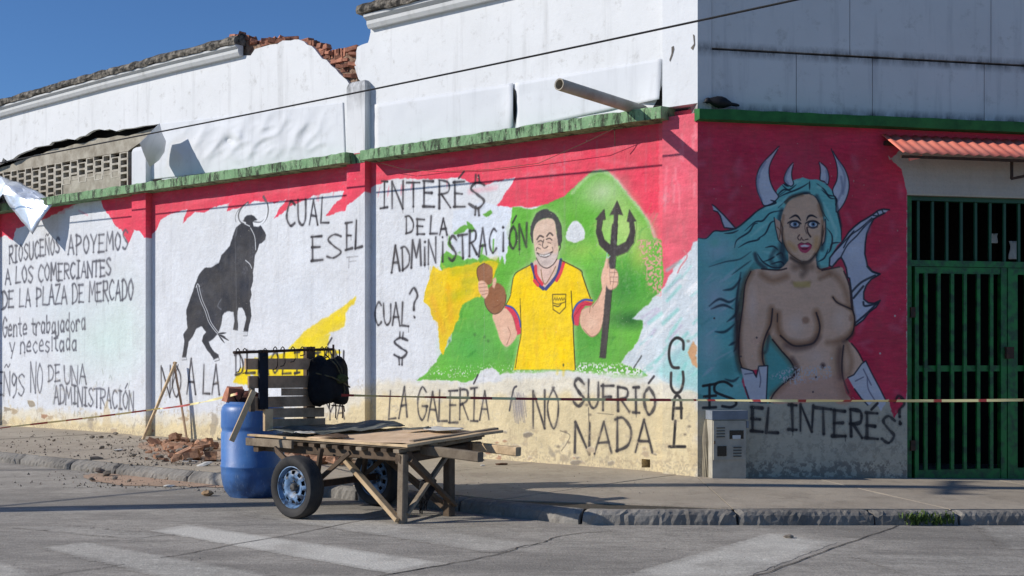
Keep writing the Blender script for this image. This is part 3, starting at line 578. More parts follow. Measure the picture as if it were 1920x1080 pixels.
for s in ('600,480 640,500 560,530', '1090,440 1115,480 1105,520', '700,350 740,375'): c.line(wz(s), 4, NV, .9, taper=True)
for s, wd, al in (('700,830 690,900 712,960 690,1000', 16, .75), ('640,860 600,940 640,1000', 8, .5), ('955,880 945,940 960,1000', 12, .7), ('1010,640 1020,740 1000,860', 9, .6), ('690,560 672,620 676,700', 9, .65), ('960,450 990,520 1005,600', 8, .6), ('720,500 760,455 850,425 900,425', 6, .6), ('1110,480 1125,560 1150,680', 5, .6), ('480,900 500,960 560,1010', 8, .7)):
    c.line(wz(s), wd, NV, al, soft=wd*.6)
# skin
SKR = (230, 184, 154); BR = (120, 74, 44)
BODY = vz('285,25 345,12 430,18 480,-30 500,-60 585,-60 600,-10 650,20 740,0 762,25 790,100 800,200 816,262 806,335 778,368 802,392 830,430 852,472 862,500 805,552 782,562 760,585 772,640 790,692 560,700 385,690 410,635 450,600 500,565 522,535 490,470 440,420 400,372 382,342 352,420 362,505 320,522 250,520 232,462 230,350 248,210 258,100')
c.poly(BODY, SKR, jag=.3, smooth=2, var=.04)
FACE = wz('900,432 958,470 992,560 1012,640 1012,720 992,820 960,890 910,945 860,960 800,935 735,880 702,805 682,720 680,640 700,560 740,490 810,452')
c.poly(wz('735,860 745,1000 700,1060 1000,1060 960,1000 948,870'), SKR, jag=.3)
c.poly(FACE, (226, 182, 150), jag=.2, smooth=2)
for s in ('628,615 640,700 660,790 690,820 696,700 680,650', '1028,628 1030,720 1022,800 1000,835 1000,740 1006,680'): c.poly(wz(s), (208, 168, 146), jag=.2); c.line(wz(s), 2, NV, .85, smooth=0)
c.line(wz('650,690 675,720 668,780'), 2, BR, .7); c.line(wz('1018,700 1008,760'), 2, BR, .7)
for s, wd, cl, al in (('700,600 690,700 710,810 760,900 820,950', 5, BR, .45), ('1005,640 1005,740 985,830 950,900', 6, BR, .5), ('760,930 830,968 900,962 950,905', 6, (40, 34, 34), .7), ('790,1000 850,992 920,1000', 14, (90, 62, 46), .5), ('850,980 870,1030 850,1060', 12, (60, 44, 36), .5), ('720,500 760,460 850,440', 5, BR, .5), ('980,520 1000,600', 8, BR, .5), ('745,820 790,860', 10, (210, 150, 80), .5), ('960,780 950,850', 10, (210, 150, 80), .5)):
    c.line(wz(s), wd, cl, al, soft=wd*.8)
c.line(cat(FACE[4:14], 3), 2, (60, 46, 44), .7, smooth=0)
for s in ('748,622 790,600 815,610 836,640', '880,640 895,608 925,600 962,618'): c.line(wz(s), 4.2, (34, 34, 44), .95, taper=True)
for (u, v) in ((788, 668), (930, 668)):
    q = wz('%d,%d' % (u, v))[0]; c.blob(q[0], q[1], 11.5, 8, (30, 36, 48), .95, .25); c.blob(q[0], q[1]+.4, 8.5, 5, (214, 216, 222), 1., .2); c.blob(q[0]+.8, q[1], 4.6, 5, (90, 120, 150), 1., .2); c.blob(q[0]+.8, q[1], 2.2, 2.6, (20, 20, 26), 1., .3)
    c.line([(q[0]-13, q[1]-2), (q[0]-6, q[1]-6), (q[0]+5, q[1]-6), (q[0]+12, q[1]-1)], 2.4, (30, 30, 40), .95); c.line([(q[0]-10, q[1]+5), (q[0], q[1]+8), (q[0]+9, q[1]+5)], 1.4, (60, 50, 60), .8)
for s, wd in (('885,695 890,730 912,765', 3.4), ('826,750 812,772 822,790', 2.2), ('832,792 842,772 848,788 862,792', 1.8), ('872,788 892,784', 2.), ('872,660 868,700 880,740', 1.2)): c.line(wz(s), wd, (60, 40, 40), .85)
c.poly(wz('812,830 840,812 866,820 892,812 922,832 912,862 885,888 862,892 838,882 822,862'), (190, 62, 92), jag=.2, smooth=2)
c.poly(wz('828,836 866,826 908,836 885,846 845,846'), (240, 236, 236), jag=.1); c.poly(wz('832,850 868,856 902,848 880,866 850,866'), (96, 20, 40), jag=.1); c.line(wz('812,830 840,812 866,820 892,812 922,832'), 1.4, (70, 24, 40), .8)
# modelling of the painted torso, airbrushed
for s, wd, al in (('290,30 255,100 240,210 228,350 232,460 250,520', 12, .55), ('395,215 385,300 365,360 345,430 355,510', 12, .6), ('800,210 812,270 800,340 775,372', 8, .55), ('640,20 700,30 760,100 790,200', 12, .45), ('345,40 400,70 470,50', 12, .5), ('640,60 690,40', 8, .5), ('425,240 430,320 470,378 545,396 612,372 636,300 622,235', 13, .65), ('705,155 735,185 800,215', 6, .55), ('680,385 740,375 800,330', 10, .45), ('745,400 735,470 745,560 770,650', 22, .45), ('400,372 450,430 505,500 520,540 470,590 400,650', 12, .5), ('780,400 800,480 790,545', 10, .4), ('500,80 545,105 590,80', 6, .3)):
    c.line(vz(s), wd, BR, al, soft=wd*.9)
for s, wd in (('290,25 262,90 250,200 232,340 232,460 248,520', 2.6), ('400,215 392,290 370,340 352,400 350,470 362,510', 3.4), ('440,350 500,398 560,400 615,380 640,310 622,235', 3.6), ('425,240 424,280', 2), ('706,156 730,184 800,216', 3.2), ('762,25 790,100 800,200 816,262 806,335 776,370', 3.2), ('400,370 450,432 492,480 520,535', 3), ('520,540 460,590 410,640 385,690', 3.2), ('800,390 832,430 858,480', 2.8), ('760,400 752,480 756,560 785,640', 3.2), ('345,12 430,18 470,10', 3), ('650,20 740,2', 2.4)):
    c.line(vz(s), wd, (44, 34, 40), .85, soft=1.6)
c.blob(*vz('520,300')[0], 26, 28, (240, 210, 194), .6, 1.); c.blob(*vz('740,270')[0], 18, 28, (240, 208, 190), .6, 1.); c.blob(*vz('300,200')[0], 12, 50, (238, 206, 190), .6, 1.); c.blob(*vz('620,460')[0], 30, 24, (234, 200, 184), .6, 1.)
c.blob(*vz('568,272')[0], 9, 9, (150, 104, 80), .7, .5); c.blob(*vz('795,262')[0], 5, 8, (160, 112, 88), .6, .6)
c.blob(*vz('655,502')[0], 7, 8, (60, 40, 44), .85, .8); c.poly(vz('505,78 590,74 592,104 510,106'), (200, 170, 80), .6, jag=1, soft=3)
c.poly(vz('570,560 780,540 790,700 390,695 450,600'), (190, 132, 120), .35, jag=3, soft=8)
for s, wd, al in (('230,250 222,340 226,430', 12, .5), ('470,400 520,415 590,400 630,360', 12, .45), ('760,380 790,360 806,340', 8, .5), ('745,420 738,480 748,560', 12, .45), ('500,470 525,520 500,560', 10, .5), ('380,340 372,420 352,440', 6, .5)):
    c.line(vz(s), wd, (60, 40, 44), al, soft=wd*.8)
# gloves
for s in ('240,512 300,528 318,560 330,505 376,502 372,600 368,690 288,690 262,610', '782,562 812,548 852,492 872,478 905,545 945,620 985,700 1005,762 950,740 900,720 850,668 815,620'):
    c.poly(vz(s), (206, 206, 216), jag=.3); c.line(vz(s), 2.6, NV, .85, smooth=0, soft=1.2)
for s in ('330,520 340,570 335,610', '260,545 300,540', '860,520 900,600', '820,580 860,560', '880,560 885,620 920,680'): c.line(vz(s), 2.6, (90, 90, 110), .7)
c.speck(vz('490,510 700,500 700,560 500,600 380,560'), (196, 196, 204), .22, .9, 'nh')
for (x, y) in ((320, 360), (105, 262), (605, 635), (945, 440), (1020, 250), (700, 465), (620, 560), (240, 455)): c.blob(*vz('%d,%d' % (x, y))[0], 2.4, 2.6, (70, 60, 64) if x < 650 else (216, 206, 196), .9, .5)
# cream lower band again over the figure's ragged foot
c.speck(P_('1300,240 1700,240 1700,760 1300,760'), (130, 60, 70), .5, .1, 'n3')
c.poly(P_('1300,752 1380,752 1420,756 1500,758 1560,750 1585,765 1600,752 1612,772 1640,752 1652,772 1664,750 1676,786 1690,764 1702,780 1702,900 1300,900'), (188, 180, 158), jag=2, soft=1, var=.06)
c.speck(P_('1300,830 1700,830 1700,900 1300,900'), (150, 142, 126), .15, .5); c.speck(P_('1300,770 1700,770 1700,900 1300,900'), (150, 142, 126), .2, .5, 'n2'); c.speck(P_('1300,865 1700,865 1700,900 1300,900'), (100, 94, 86), -.05, .55)
c.speck(P_('1300,760 1345,760 1345,900 1300,900'), (212, 200, 160), .0, .4)
BK = (30, 30, 34); TR = lambda *a, **k: text(cvR, *a, **k)
for s in ('1330,722 1330,765', '1318,724 1342,720', '1320,744 1342,742', '1318,765 1342,764', '1372,724 1358,716 1342,720 1340,734 1356,742 1376,750 1380,758 1370,764 1354,762'): c.line(P_(s), 5, BK, .95, soft=2, smooth=4)
TR('EL', (1408, 808), (1458, 812), 44, w=5, col=BK, gap=.3); TR('INTERÉS', (1476, 806), (1678, 830), 48, w=5, col=BK, gap=.22, jit=.03); TR('?', (1676, 792), (1698, 794), 50, w=5, col=BK)
# bare plaster over the gate
c.poly(P_('1668,300 1664,292 1690,318 1700,362 1780,362 1780,240 1720,250'), (176, 172, 162), jag=2, var=.05)
c.blob(1490, 300, 90, 30, (196, 60, 88), .3, 1.)
cvR.a = np.clip(cvR.a, 0, 1)**.88
IML = cvL.image('side_wall_paint'); IMR = cvR.image('front_wall_paint')
# ---------------------------------------------------------------- materials of the place
def m_paint(name, im, dirt=.5):
    n = NT(name, .88, .2); uvn = n.n('ShaderNodeUVMap'); uvn.uv_map = 'UVMap'; t = n.n('ShaderNodeTexImage'); t.image = im; t.extension = 'EXTEND'; t.interpolation = 'Cubic'
    n.l(uvn.outputs[0], t.inputs[0]); col = t.outputs[0]
    a = n.noise(2.2, 8, rough=.7); col = n.mix(n.ramp(a, [(.35, 0.), (.75, .22*dirt)]), col, lin((150, 142, 128)))
    b = n.noise(7, 6, st=(1, 1, .12)); col = n.mix(n.ramp(b, [(.55, 0.), (.8, .22*dirt)]), col, lin((120, 116, 110)))
    g = n.noise(38, 4); col = n.mix(.55, col, n.ramp(g, [(.3, .86), (.7, 1.05)]), 'MULTIPLY')
    col = n.mix(n.ramp(n.noise(23, 3), [(.71, 0.), (.74, .5)]), col, lin((196, 190, 176)))
    n.color(col); n.bump(n.noise(9, 8, rough=.72), .7, .03); n.bump(n.noise(60, 4), .35, .006); return n.m
def m_white(name, base=(232, 234, 236), dirt=.5, dark=(90, 88, 86), streak=.5, top=None, bumpd=.015, hscale=1.):
    n = NT(name, .9, .2); col = n.mix(n.ramp(n.noise(1.3, 6), [(.3, 0.), (.75, .6)]), lin(base), lin(tuple(int(x*.93) for x in base)))
    col = n.mix(n.ramp(n.noise(5, 8, rough=.75), [(.56, 0.), (.8, .55*dirt)]), col, lin((150, 146, 138)))
    s = n.noise(6, 6, st=(1, 1, .08)); col = n.mix(n.ramp(s, [(.54, 0.), (.78, .6*streak)]), col, lin(dark))
    sp = n.noise(17, 6, rough=.8); col = n.mix(n.ramp(sp, [(.67, 0.), (.73, .7*dirt)]), col, lin(dark))
    if top:                                           # black mould growing down from given heights
        for h0, dn, k in top:
            f = n.math('SUBTRACT', h0, n.height()); f = n.math('DIVIDE', f, dn); f = n.math('ABSOLUTE', n.math('SUBTRACT', f, .0))
            f = n.math('SUBTRACT', 1., f, True); f = n.math('MULTIPLY', f, n.ramp(n.noise(5, 8, st=(1, 1, .35), rough=.75), [(.36, 0.), (.62, 1.)])); f = n.math('MULTIPLY', f, k, True)
            col = n.mix(f, col, lin((44, 44, 46)))
    n.color(col); n.bump(n.noise(6, 8, rough=.7), .45, bumpd); n.bump(n.noise(70, 3), .2, .004); return n.m
def m_simple(name, c1, c2, scale=8, rough=.85, spec=.3, bump=.3, bd=.006, kind='world', st=(1, 1, 1), var=0., metal=0., det=6, lo=.35, hi=.65):
    n = NT(name, rough, spec); col = n.mix(n.ramp(n.noise(scale, det, kind, st), [(lo, 0.), (hi, 1.)]), lin(c1), lin(c2))
    if var:
        col = n.mix(1., col, n.ramp(n.rnd(), [(0., 1-var), (1., 1+var*.4)]), 'MULTIPLY')
    n.b.inputs['Metallic'].default_value = metal
    n.color(col)
    if bump: n.bump(n.noise(scale*2.2, 5, kind, st), bump, bd)
    return n.m
MPL = m_paint('painted side wall', IML, .9); MPR = m_paint('painted front wall', IMR, .8)
WHITE = m_white('side whitewash', (226, 228, 230), 1.3, dark=(128, 126, 122), streak=.5)
PIL = m_white('pillar whitewash', (222, 224, 226), .8, dark=(70, 68, 66), streak=1.0, top=[(5.35, .5, 1.)])
CORN = m_white('corner pillar whitewash', (226, 229, 232), .7, dark=(80, 78, 74), streak=.3)
WHR = m_white('front whitewash', (216, 214, 212), 1.3, dark=(110, 112, 120), streak=.55, top=[(4.89, .10, .9), (4.19, .13, 1.1)])
CLAD = m_white('sheet cladding', (218, 221, 225), .7, streak=.3, bumpd=.006)
CAPM = m_simple('mossy coping', (52, 50, 46), (150, 142, 130), 9, bump=.9, bd=.04, lo=.42, hi=.66)
MOULD = m_white('cornice moulding', (206, 208, 208), .9, dark=(60, 60, 58), streak=.4)
def m_ledge():
    n = NT('green ledge paint', .8, .3); col = n.mix(n.ramp(n.noise(3, 5), [(.35, 0.), (.7, 1.)]), lin((136, 172, 130)), lin((108, 146, 104)))
    col = n.mix(n.ramp(n.noise(9, 8, st=(1, 1, .25), rough=.75), [(.47, 0.), (.58, .95)]), col, lin((42, 48, 38)))
    col = n.mix(n.ramp(n.noise(26, 4), [(.6, 0.), (.68, .7)]), col, lin((168, 176, 150)))
    n.color(col); n.bump(n.noise(24, 6), .6, .02); return n.m
LEDGE = m_ledge(); LEDGER = m_simple('front ledge paint', (54, 118, 62), (40, 92, 50), 6, bump=.5, bd=.01)
BRICK = m_simple('old orange brick', (190, 130, 104), (132, 86, 70), 9, bump=.8, bd=.01, var=.5)
MORTAR = m_simple('brick core', (168, 142, 120), (112, 84, 70), 14, bump=1, bd=.03)
RAWC = m_simple('raw cement', (176, 170, 156), (140, 132, 118), 5, bump=.6, bd=.012)
BLOCK = m_simple('cement block', (196, 190, 178), (164, 156, 142), 7, bump=.5, bd=.008)
DARK = m_simple('painted cavity shade', (24, 23, 23), (38, 36, 34), 4, bump=0)  # near-black colour paints in the shade of cavities, gaps and the gate room
PIPE = m_simple('grey plastic pipe', (176, 170, 158), (150, 142, 128), 5, rough=.6, bump=.1)
GRN = m_simple('green gate enamel', (28, 118, 50), (30, 70, 42), 9, lo=.42, hi=.62, rough=.5, spec=.5, bump=.1, bd=.002)
GRND = m_simple('dark green fanlight enamel', (30, 84, 56), (22, 66, 48), 3, rough=.5, spec=.5, bump=.1, bd=.002)
AWN = m_simple('coral roofing sheet', (252, 152, 128), (244, 132, 110), 4, rough=.6, bump=.1, bd=.002)
IRON = m_simple('rusty iron', (48, 40, 36), (78, 54, 40), 18, rough=.7, bump=.4, bd=.002)
def road_color(n):
    col = n.mix(n.ramp(n.noise(.7, 7, rough=.7), [(.3, 0.), (.7, 1.)]), lin((190, 183, 171)), lin((158, 152, 143)))
    col = n.mix(n.ramp(n.noise(2.6, 8, st=(.4, 1, 1), rough=.75), [(.44, 0.), (.66, .7)]), col, lin((118, 113, 106)))
    col = n.mix(n.ramp(n.noise(1.6, 7, rough=.8), [(.56, 0.), (.72, .5)]), col, lin((196, 188, 174)))
    col = n.mix(n.ramp(n.noise(.33, 4, st=(.5, 1.6, 1)), [(.48, 0.), (.6, .5)]), col, lin((112, 108, 102)))
    col = n.mix(n.ramp(n.noise(16, 6, st=(.6, 1, 1), rough=.75), [(.42, 0.), (.62, .5)]), col, lin((124, 119, 111)))
    col = n.mix(n.ramp(n.noise(27, 5, rough=.8), [(.6, 0.), (.66, .6)]), col, lin((212, 206, 192)))
    return n.mix(n.ramp(n.vor(46), [(.10, .5), (.2, 0.)]), col, lin((112, 108, 104)))
def grain(n, col): return n.mix(.8, col, n.ramp(n.noise(70, 3), [(.25, .6), (.75, 1.3)]), 'MULTIPLY')
def m_road():
    n = NT('worn concrete road', .93, .25); n.color(grain(n, road_color(n))); n.bump(n.noise(45, 6), .55, .012); n.bump(n.noise(3, 5), .3, .03); return n.m
ROAD = m_road()
def m_stripe():
    n = NT('worn road paint', .9, .25); f = n.ramp(n.noise(14, 9, rough=.8), [(.42, 0.), (.6, 1.)]); f2 = n.ramp(n.noise(1.1, 4), [(.34, .3), (.52, 1.)])
    at_ = n.n('ShaderNodeAttribute'); at_.attribute_name = 'wear'; w_ = at_.outputs['Fac']
    f = n.math('MAXIMUM', f, n.math('MULTIPLY', w_, .75)); f = n.math('MULTIPLY', n.math('MULTIPLY', f, f2), w_, True)
    n.color(grain(n, n.mix(f, road_color(n), lin((224, 220, 208))))); n.bump(n.noise(45, 6), .5, .012); return n.m
STRIPE = m_stripe()
def m_walk(name='sidewalk concrete', c1=(180, 169, 152), c2=(154, 143, 128)):
    n = NT(name, .93, .25); col = n.mix(n.ramp(n.noise(1.1, 8, rough=.7), [(.3, 0.), (.7, 1.)]), lin(c1), lin(c2))
    col = n.mix(n.ramp(n.noise(3.2, 8, rough=.78), [(.52, 0.), (.7, .6)]), col, lin((120, 110, 98)))
    col = n.mix(n.ramp(n.noise(6, 6, rough=.7), [(.6, 0.), (.72, .5)]), col, lin((200, 190, 170)))
    col = n.mix(.7, col, n.ramp(n.noise(60, 3), [(.25, .78), (.75, 1.15)]), 'MULTIPLY'); n.color(col)
    n.bump(n.noise(40, 6), .5, .01); n.bump(n.noise(4, 6), .35, .03); return n.m
WALK = m_walk(); KERB = m_walk('kerb stone', (156, 151, 143), (98, 95, 91)); DUST = m_walk('brick dust', (188, 158, 134), (164, 142, 122))
# ---------------------------------------------------------------- ground
def grid_ground(name, xs, ys, base, m, kind='structure'):
    V = [(x, y, base+fall(x)) for y in ys for x in xs]; nx = len(xs)
    Fc = [(j*nx+i, j*nx+i+1, (j+1)*nx+i+1, (j+1)*nx+i) for j in range(len(ys)-1) for i in range(nx-1)]
    o = mesh(name, V, Fc, m, loc=(0, 0, 0), smooth=True); tagp(o, kind=kind); return o
xs = [-120, -60, -30, -20]+[-14+i*.5 for i in range(61)]+[17, 20, 30, 60, 120]; ys = [-30, 0, 4]+[6+i*.5 for i in range(60)]+[40, 60, 120, 200]
road = grid_ground('road', xs, ys, 0., ROAD); road['label'] = 'worn grey concrete road crossed by faded zebra stripes'
def strip_on_ground(name, px, m, lift, nu=24, nv=4, parent=None, alpha=1., rag=.0, seed=0):
    A, B, Cc, D = [G(*p)[:2] for p in px]; V = []; rnd = random.Random(seed)
    for j in range(nv+1):
        for i in range(nu+1):
            u = i/nu; v = j/nv; p = (A*(1-u)+B*u)*(1-v)+(D*(1-u)+Cc*u)*v
            if rag and (j in (0, nv) or i in (0, nu)): p = p+np.array([rnd.uniform(-rag, rag), rnd.uniform(-rag, rag)])
            V.append((p[0], p[1], fall(p[0])+lift))
    Fc = [(j*(nu+1)+i, j*(nu+1)+i+1, (j+1)*(nu+1)+i+1, (j+1)*(nu+1)+i) for j in range(nv) for i in range(nu)]
    o = mesh(name, V, Fc, m, parent); at_ = o.data.attributes.new('wear', 'FLOAT', 'POINT')
    for k in range(len(V)):                           # paint worn thin towards its rim
        i = k % (nu+1); j = k//(nu+1); e = min(1, min(i, nu-i)/1.5, (min(j, nv-j)+.0)/.9); at_.data[k].value = alpha*(e if alpha < .8 else max(e, .6))
    return o
for i, (q, al, rg) in enumerate((
    ([(278, 995), (735, 1077), (842, 1057), (352, 984)], .95, .012), ([(70, 1026), (330, 1092), (525, 1080), (165, 1015)], .62, .03), ([(-260, 1020), (-20, 1100), (110, 1086), (-150, 1008)], .7, .02),
    ([(455, 966), (925, 1038), (1010, 1020), (560, 955)], .5, .03), ([(1150, 1085), (1445, 1000), (1568, 1017), (1395, 1085)], .85, .012), ([(1830, 988), (1880, 1030), (2050, 1034), (1935, 986)], .35, .04), ([(20, 990), (240, 1010), (330, 1003), (120, 985)], .25, .04), ([(1590, 1040), (1700, 1080), (2100, 1080), (1960, 1044)], .22, .04))):
    strip_on_ground('crosswalk_stripe', q, STRIPE, .002, 40, 6, road, al, rg, i)
TAR = m_simple('joint tar', (62, 58, 54), (96, 90, 84), 20, bump=.3)
for i, pts in enumerate(([(300, 1047), (360, 1037), (440, 1021), (540, 1004), (650, 982), (760, 962)], [(700, 1083), (760, 1072), (830, 1060), (905, 1046), (955, 1034), (975, 1026), (1020, 1017), (1040, 1008), (1090, 1000), (1150, 996)], [(1390, 1088), (1450, 1070), (1520, 1044), (1580, 1022), (1645, 1000), (1690, 984)], [(60, 1090), (120, 1075), (190, 1066), (235, 1058)])):
    pts = cat(pts, 8); P = [G(*p) for p in pts]; V = []; r = random.Random(i)
    for k, p in enumerate(P):
        d = nrm(P[min(k+1, len(P)-1)]-P[max(k-1, 0)]); n_ = np.array([-d[1], d[0], 0]); wd = (.006+.004*mnoise.noise(Vector((k*.5, i*3., 4)))) if i != 3 else .004
        p = p+n_*.02*mnoise.noise(Vector((k*.35, i*7., 0)))
        V += [p+n_*wd+UP*.0085, p-n_*wd+UP*.0085]
    for v in V: v[2] = fall(v[0])+.0045
    o = mesh('road_joint', V, [(2*k, 2*k+1, 2*k+3, 2*k+2) for k in range(len(P)-1)], TAR, road)
# sidewalk
WH_ = .125
def vline(u, sl=.1075, u0=-1895.): return 663+sl*(u-u0)
kl = [G(u, vline(u)) for u in (-700, -300, 0, 300, 600, 870, 1000)]+[G(1045, 980.2), G(1085, 983.5), G(1140, 985)]+[G(u, 985) for u in (1250, 1385, 1500, 1650, 1800, 1920, 2200, 2700)]
kl = [np.array([p[0], p[1], 0]) for p in kl]
inner = []
for i, p in enumerate(kl):
    d = nrm(kl[min(i+1, len(kl)-1)]-kl[max(i-1, 0)]); inner.append(p+np.array([-d[1], d[0], 0])*.16)
walk = thing('sidewalk', 'grey concrete sidewalk strewn with rubble round the painted corner building', None, (0, 0, 0), kind='structure')
if 'category' in walk: del walk['category']
def wallfoot_L(s): return LP(s, 0, -.16)
def wallfoot_R(r): return RP(r, 0, -.04)
# base bed
far = []
for p in inner:
    d = p-C0; s = np.dot(d, tL); r = np.dot(d, tR)
    q = wallfoot_L(max(s, .0)) if s > 0 and np.dot(d, nL) > np.dot(d, nR)*.2 else wallfoot_R(max(r, 0.))
    far.append(q)
V = []; Fc = []
for a, b in zip(inner, far): V += [(a[0], a[1], WH_-.009+fall(a[0])), (b[0], b[1], WH_-.009+fall(b[0]))]
for i in range(len(inner)-1): Fc.append((2*i, 2*i+2, 2*i+3, 2*i+1))
mesh('bed', V, Fc, m_simple('joint dirt', (62, 57, 50), (82, 75, 66), 20), walk)
def slab(quad, nu=6, nv=4, gap=.012):
    A, B, Cc, D = [np.array(q[:2]) for q in quad]; cen = (A+B+Cc+D)/4; A, B, Cc, D = [q+(cen-q)/np.linalg.norm(cen-q)*gap for q in (A, B, Cc, D)]
    V = []; r = random.Random(int(A[0]*100)); dz = r.uniform(-.004, .003)
    for j in range(nv+1):
        for i in range(nu+1):
            u = i/nu; v = j/nv; p = (A*(1-u)+B*u)*(1-v)+(D*(1-u)+Cc*u)*v; V.append((p[0], p[1], WH_+dz+fall(p[0])+r.uniform(-.0015, .0015)))
    Fc = [(j*(nu+1)+i, j*(nu+1)+i+1, (j+1)*(nu+1)+i+1, (j+1)*(nu+1)+i) for j in range(nv) for i in range(nu)]
    n = len(V); rim = [i for i in range(nu+1)]+[(j*(nu+1)+nu) for j in range(1, nv+1)]+[nv*(nu+1)+i for i in range(nu-1, -1, -1)]+[j*(nu+1) for j in range(nv-1, 0, -1)]
    V += [(V[i][0], V[i][1], V[i][2]-.012) for i in rim]
    for k in range(len(rim)): a, b = rim[k], rim[(k+1) % len(rim)]; Fc.append((a, n+k, n+(k+1) % len(rim), b))
    o = mesh('slab', V, Fc, WALK, walk, smooth=False); return o
def on_path(path, t):                                 # t in segment units
    i = min(int(t), len(path)-2); f = t-i; return path[i]*(1-f)+path[i+1]*f
cumd = [0.]
for a, b in zip(inner, inner[1:]): cumd.append(cumd[-1]+np.linalg.norm(b-a))
def at_len(path, d):
    for i in range(len(cumd)-1):
        if d <= cumd[i+1] or i == len(cumd)-2:
            f = (d-cumd[i])/(cumd[i+1]-cumd[i]); return path[i]*(1-f)+path[i+1]*f
cuts = [0.]
mark = [np.linalg.norm(0)]; i1 = 11                   # index of the joint at u=1385
d1385 = cumd[11]; d1800 = cumd[14]
x = d1385
left = []
while x > 2.2: x -= 2.3; left.append(max(x, 0))
cuts = sorted(set([0.]+left+[d1385, d1800, d1800+2.3, cumd[-1]]))
for a, b in zip(cuts, cuts[1:]):
    if b-a < .3: continue
    slab([at_len(inner, a), at_len(inner, b), at_len(far, b), at_len(far, a)], 10, 6)
# kerb stones
rk = random.Random(5); kcuts = [0.]
kc = d1385
kk = []
while kc > 1.1: kk.append(kc); kc -= rk.uniform(1.0, 1.5)
kcuts = sorted([0.]+kk+[d1385+1.28, d1800, d1800+1.3, d1800+2.6, cumd[-1]])
for a, b in zip(kcuts, kcuts[1:]):
    n = max(3, int((b-a)/.035)); V = []; Fc = []; r = random.Random(int(a*50)); g = .014; worn = 0.02 if a < cumd[5]-3 else 0.
    for i in range(n+1):
        d = a+g+(b-a-2*g)*i/n; o_ = at_len(kl, d); q = at_len(inner, d); f = fall(o_[0]); e = .02 if i in (0, n) else 0
        j = lambda k=.012: r.uniform(-k, k)
        prof = [(0., -.05, .5), (.0, .03, .7), (.05, .085-worn, .7), (.2, WH_-.014-worn-e, .7), (.5, WH_-e, .4), (.97, WH_-.002-e*.3, .2)]
        for t, h, k in prof:
            p = o_+(q-o_)*(t+e*2); V.append((p[0]+j()*k, p[1]+j()*k, h+f+j()*k*.8))
    for i in range(n):
        for k in range(5): Fc.append((i*6+k, (i+1)*6+k, (i+1)*6+k+1, i*6+k+1))
    Fc.append(tuple(range(6))); Fc.append(tuple(n*6+k for k in range(5, -1, -1)))
    o = mesh('kerb_stone', V, Fc, KERB, walk)
# brick dust patch lying on road and walk
def patch(name, pts, base, m, lift, parent, seed=1, jag=.05):
    P = [G(u, v, base) for u, v in cat(pts, 5, True)]; r = random.Random(seed)
    P = [p+np.array([r.uniform(-jag, jag), r.uniform(-jag, jag), 0]) for p in P]
    V = [(p[0], p[1], base+fall(p[0])+lift) for p in P]; tr = geometry.tessellate_polygon([[Vector(v) for v in V]])
    return mesh(name, V, [tuple(t) for t in tr], m, parent)
patch('dust_patch', [(160, 893), (200, 888), (300, 890), (380, 896), (470, 905), (500, 915), (400, 914), (300, 912), (200, 908)], 0., DUST, .006, road, 3)
patch('dust_patch', [(262, 838), (300, 824), (380, 828), (480, 840), (640, 858), (700, 872), (560, 868), (430, 862), (330, 858)], WH_, DUST, .006, walk, 4)
# ---------------------------------------------------------------- the market building
B = thing('market_building', 'white corner market hall painted with a bull, a trident man and a horned woman', 'building', (C0[0], C0[1], 0))
cuvL = lambda P: cvL.uv(P); cuvR = lambda P: cvR.uv(P)
def boxw(fn, a0, a1, h0, h1, o0, o1):                 # a box in wall terms: along, height, offset
    c = [fn(a0, h0, o0), fn(a1, h0, o0), fn(a1, h0, o1), fn(a0, h0, o1), fn(a0, h1, o0), fn(a1, h1, o0), fn(a1, h1, o1), fn(a0, h1, o1)]
    return MB().hexa(c)
hl = 4.27; hb = 4.13                                  # top and bottom of the ledges
S690, _ = sL(690, 200); S1240, _ = sL(1241, 300)
# side wall, painted, with a real drain hole near its foot
hs, hh_ = sL(1211, 869)
def gridwall(fn, cutsA, cutsH, hole, off, back, name, m, uv):
    mb = MB()
    for i in range(len(cutsA)-1):
        for j in range(len(cutsH)-1):
            if (i, j) in hole: continue
            mb.add(boxw(fn, cutsA[i], cutsA[i+1], cutsH[j], cutsH[j+1], back, off).v, [(3, 2, 6, 7), (1, 0, 4, 5)] )
            if (i-1, j) in hole: mb.add([fn(cutsA[i], cutsH[j], off), fn(cutsA[i], cutsH[j+1], off), fn(cutsA[i], cutsH[j+1], back), fn(cutsA[i], cutsH[j], back)], [(0, 1, 2, 3)])
            if (i+1, j) in hole: mb.add([fn(cutsA[i+1], cutsH[j], off), fn(cutsA[i+1], cutsH[j+1], off), fn(cutsA[i+1], cutsH[j+1], back), fn(cutsA[i+1], cutsH[j], back)], [(0, 1, 2, 3)])
            if (i, j-1) in hole: mb.add([fn(cutsA[i], cutsH[j], off), fn(cutsA[i+1], cutsH[j], off), fn(cutsA[i+1], cutsH[j], back), fn(cutsA[i], cutsH[j], back)], [(0, 1, 2, 3)])
            if (i, j+1) in hole: mb.add([fn(cutsA[i], cutsH[j+1], off), fn(cutsA[i+1], cutsH[j+1], off), fn(cutsA[i+1], cutsH[j+1], back), fn(cutsA[i], cutsH[j+1], back)], [(0, 1, 2, 3)])
    return mesh(name, mb.v, mb.f, m, B, uv=uv)
side = gridwall(LP, [.05, hs-.06, hs+.06, 17.5], [-.3, hh_-.05, hh_+.05, hl-.03], {(1, 1)}, -.12, -.42, 'side_wall', MPL, cuvL)
side['label'] = 'side wall painted red, white and cream with a bull, a man with a trident and black graffiti'
boxw(LP, .3, 1.6, .0, .6, -.60, -.425).build('wall_cavity', DARK, B)
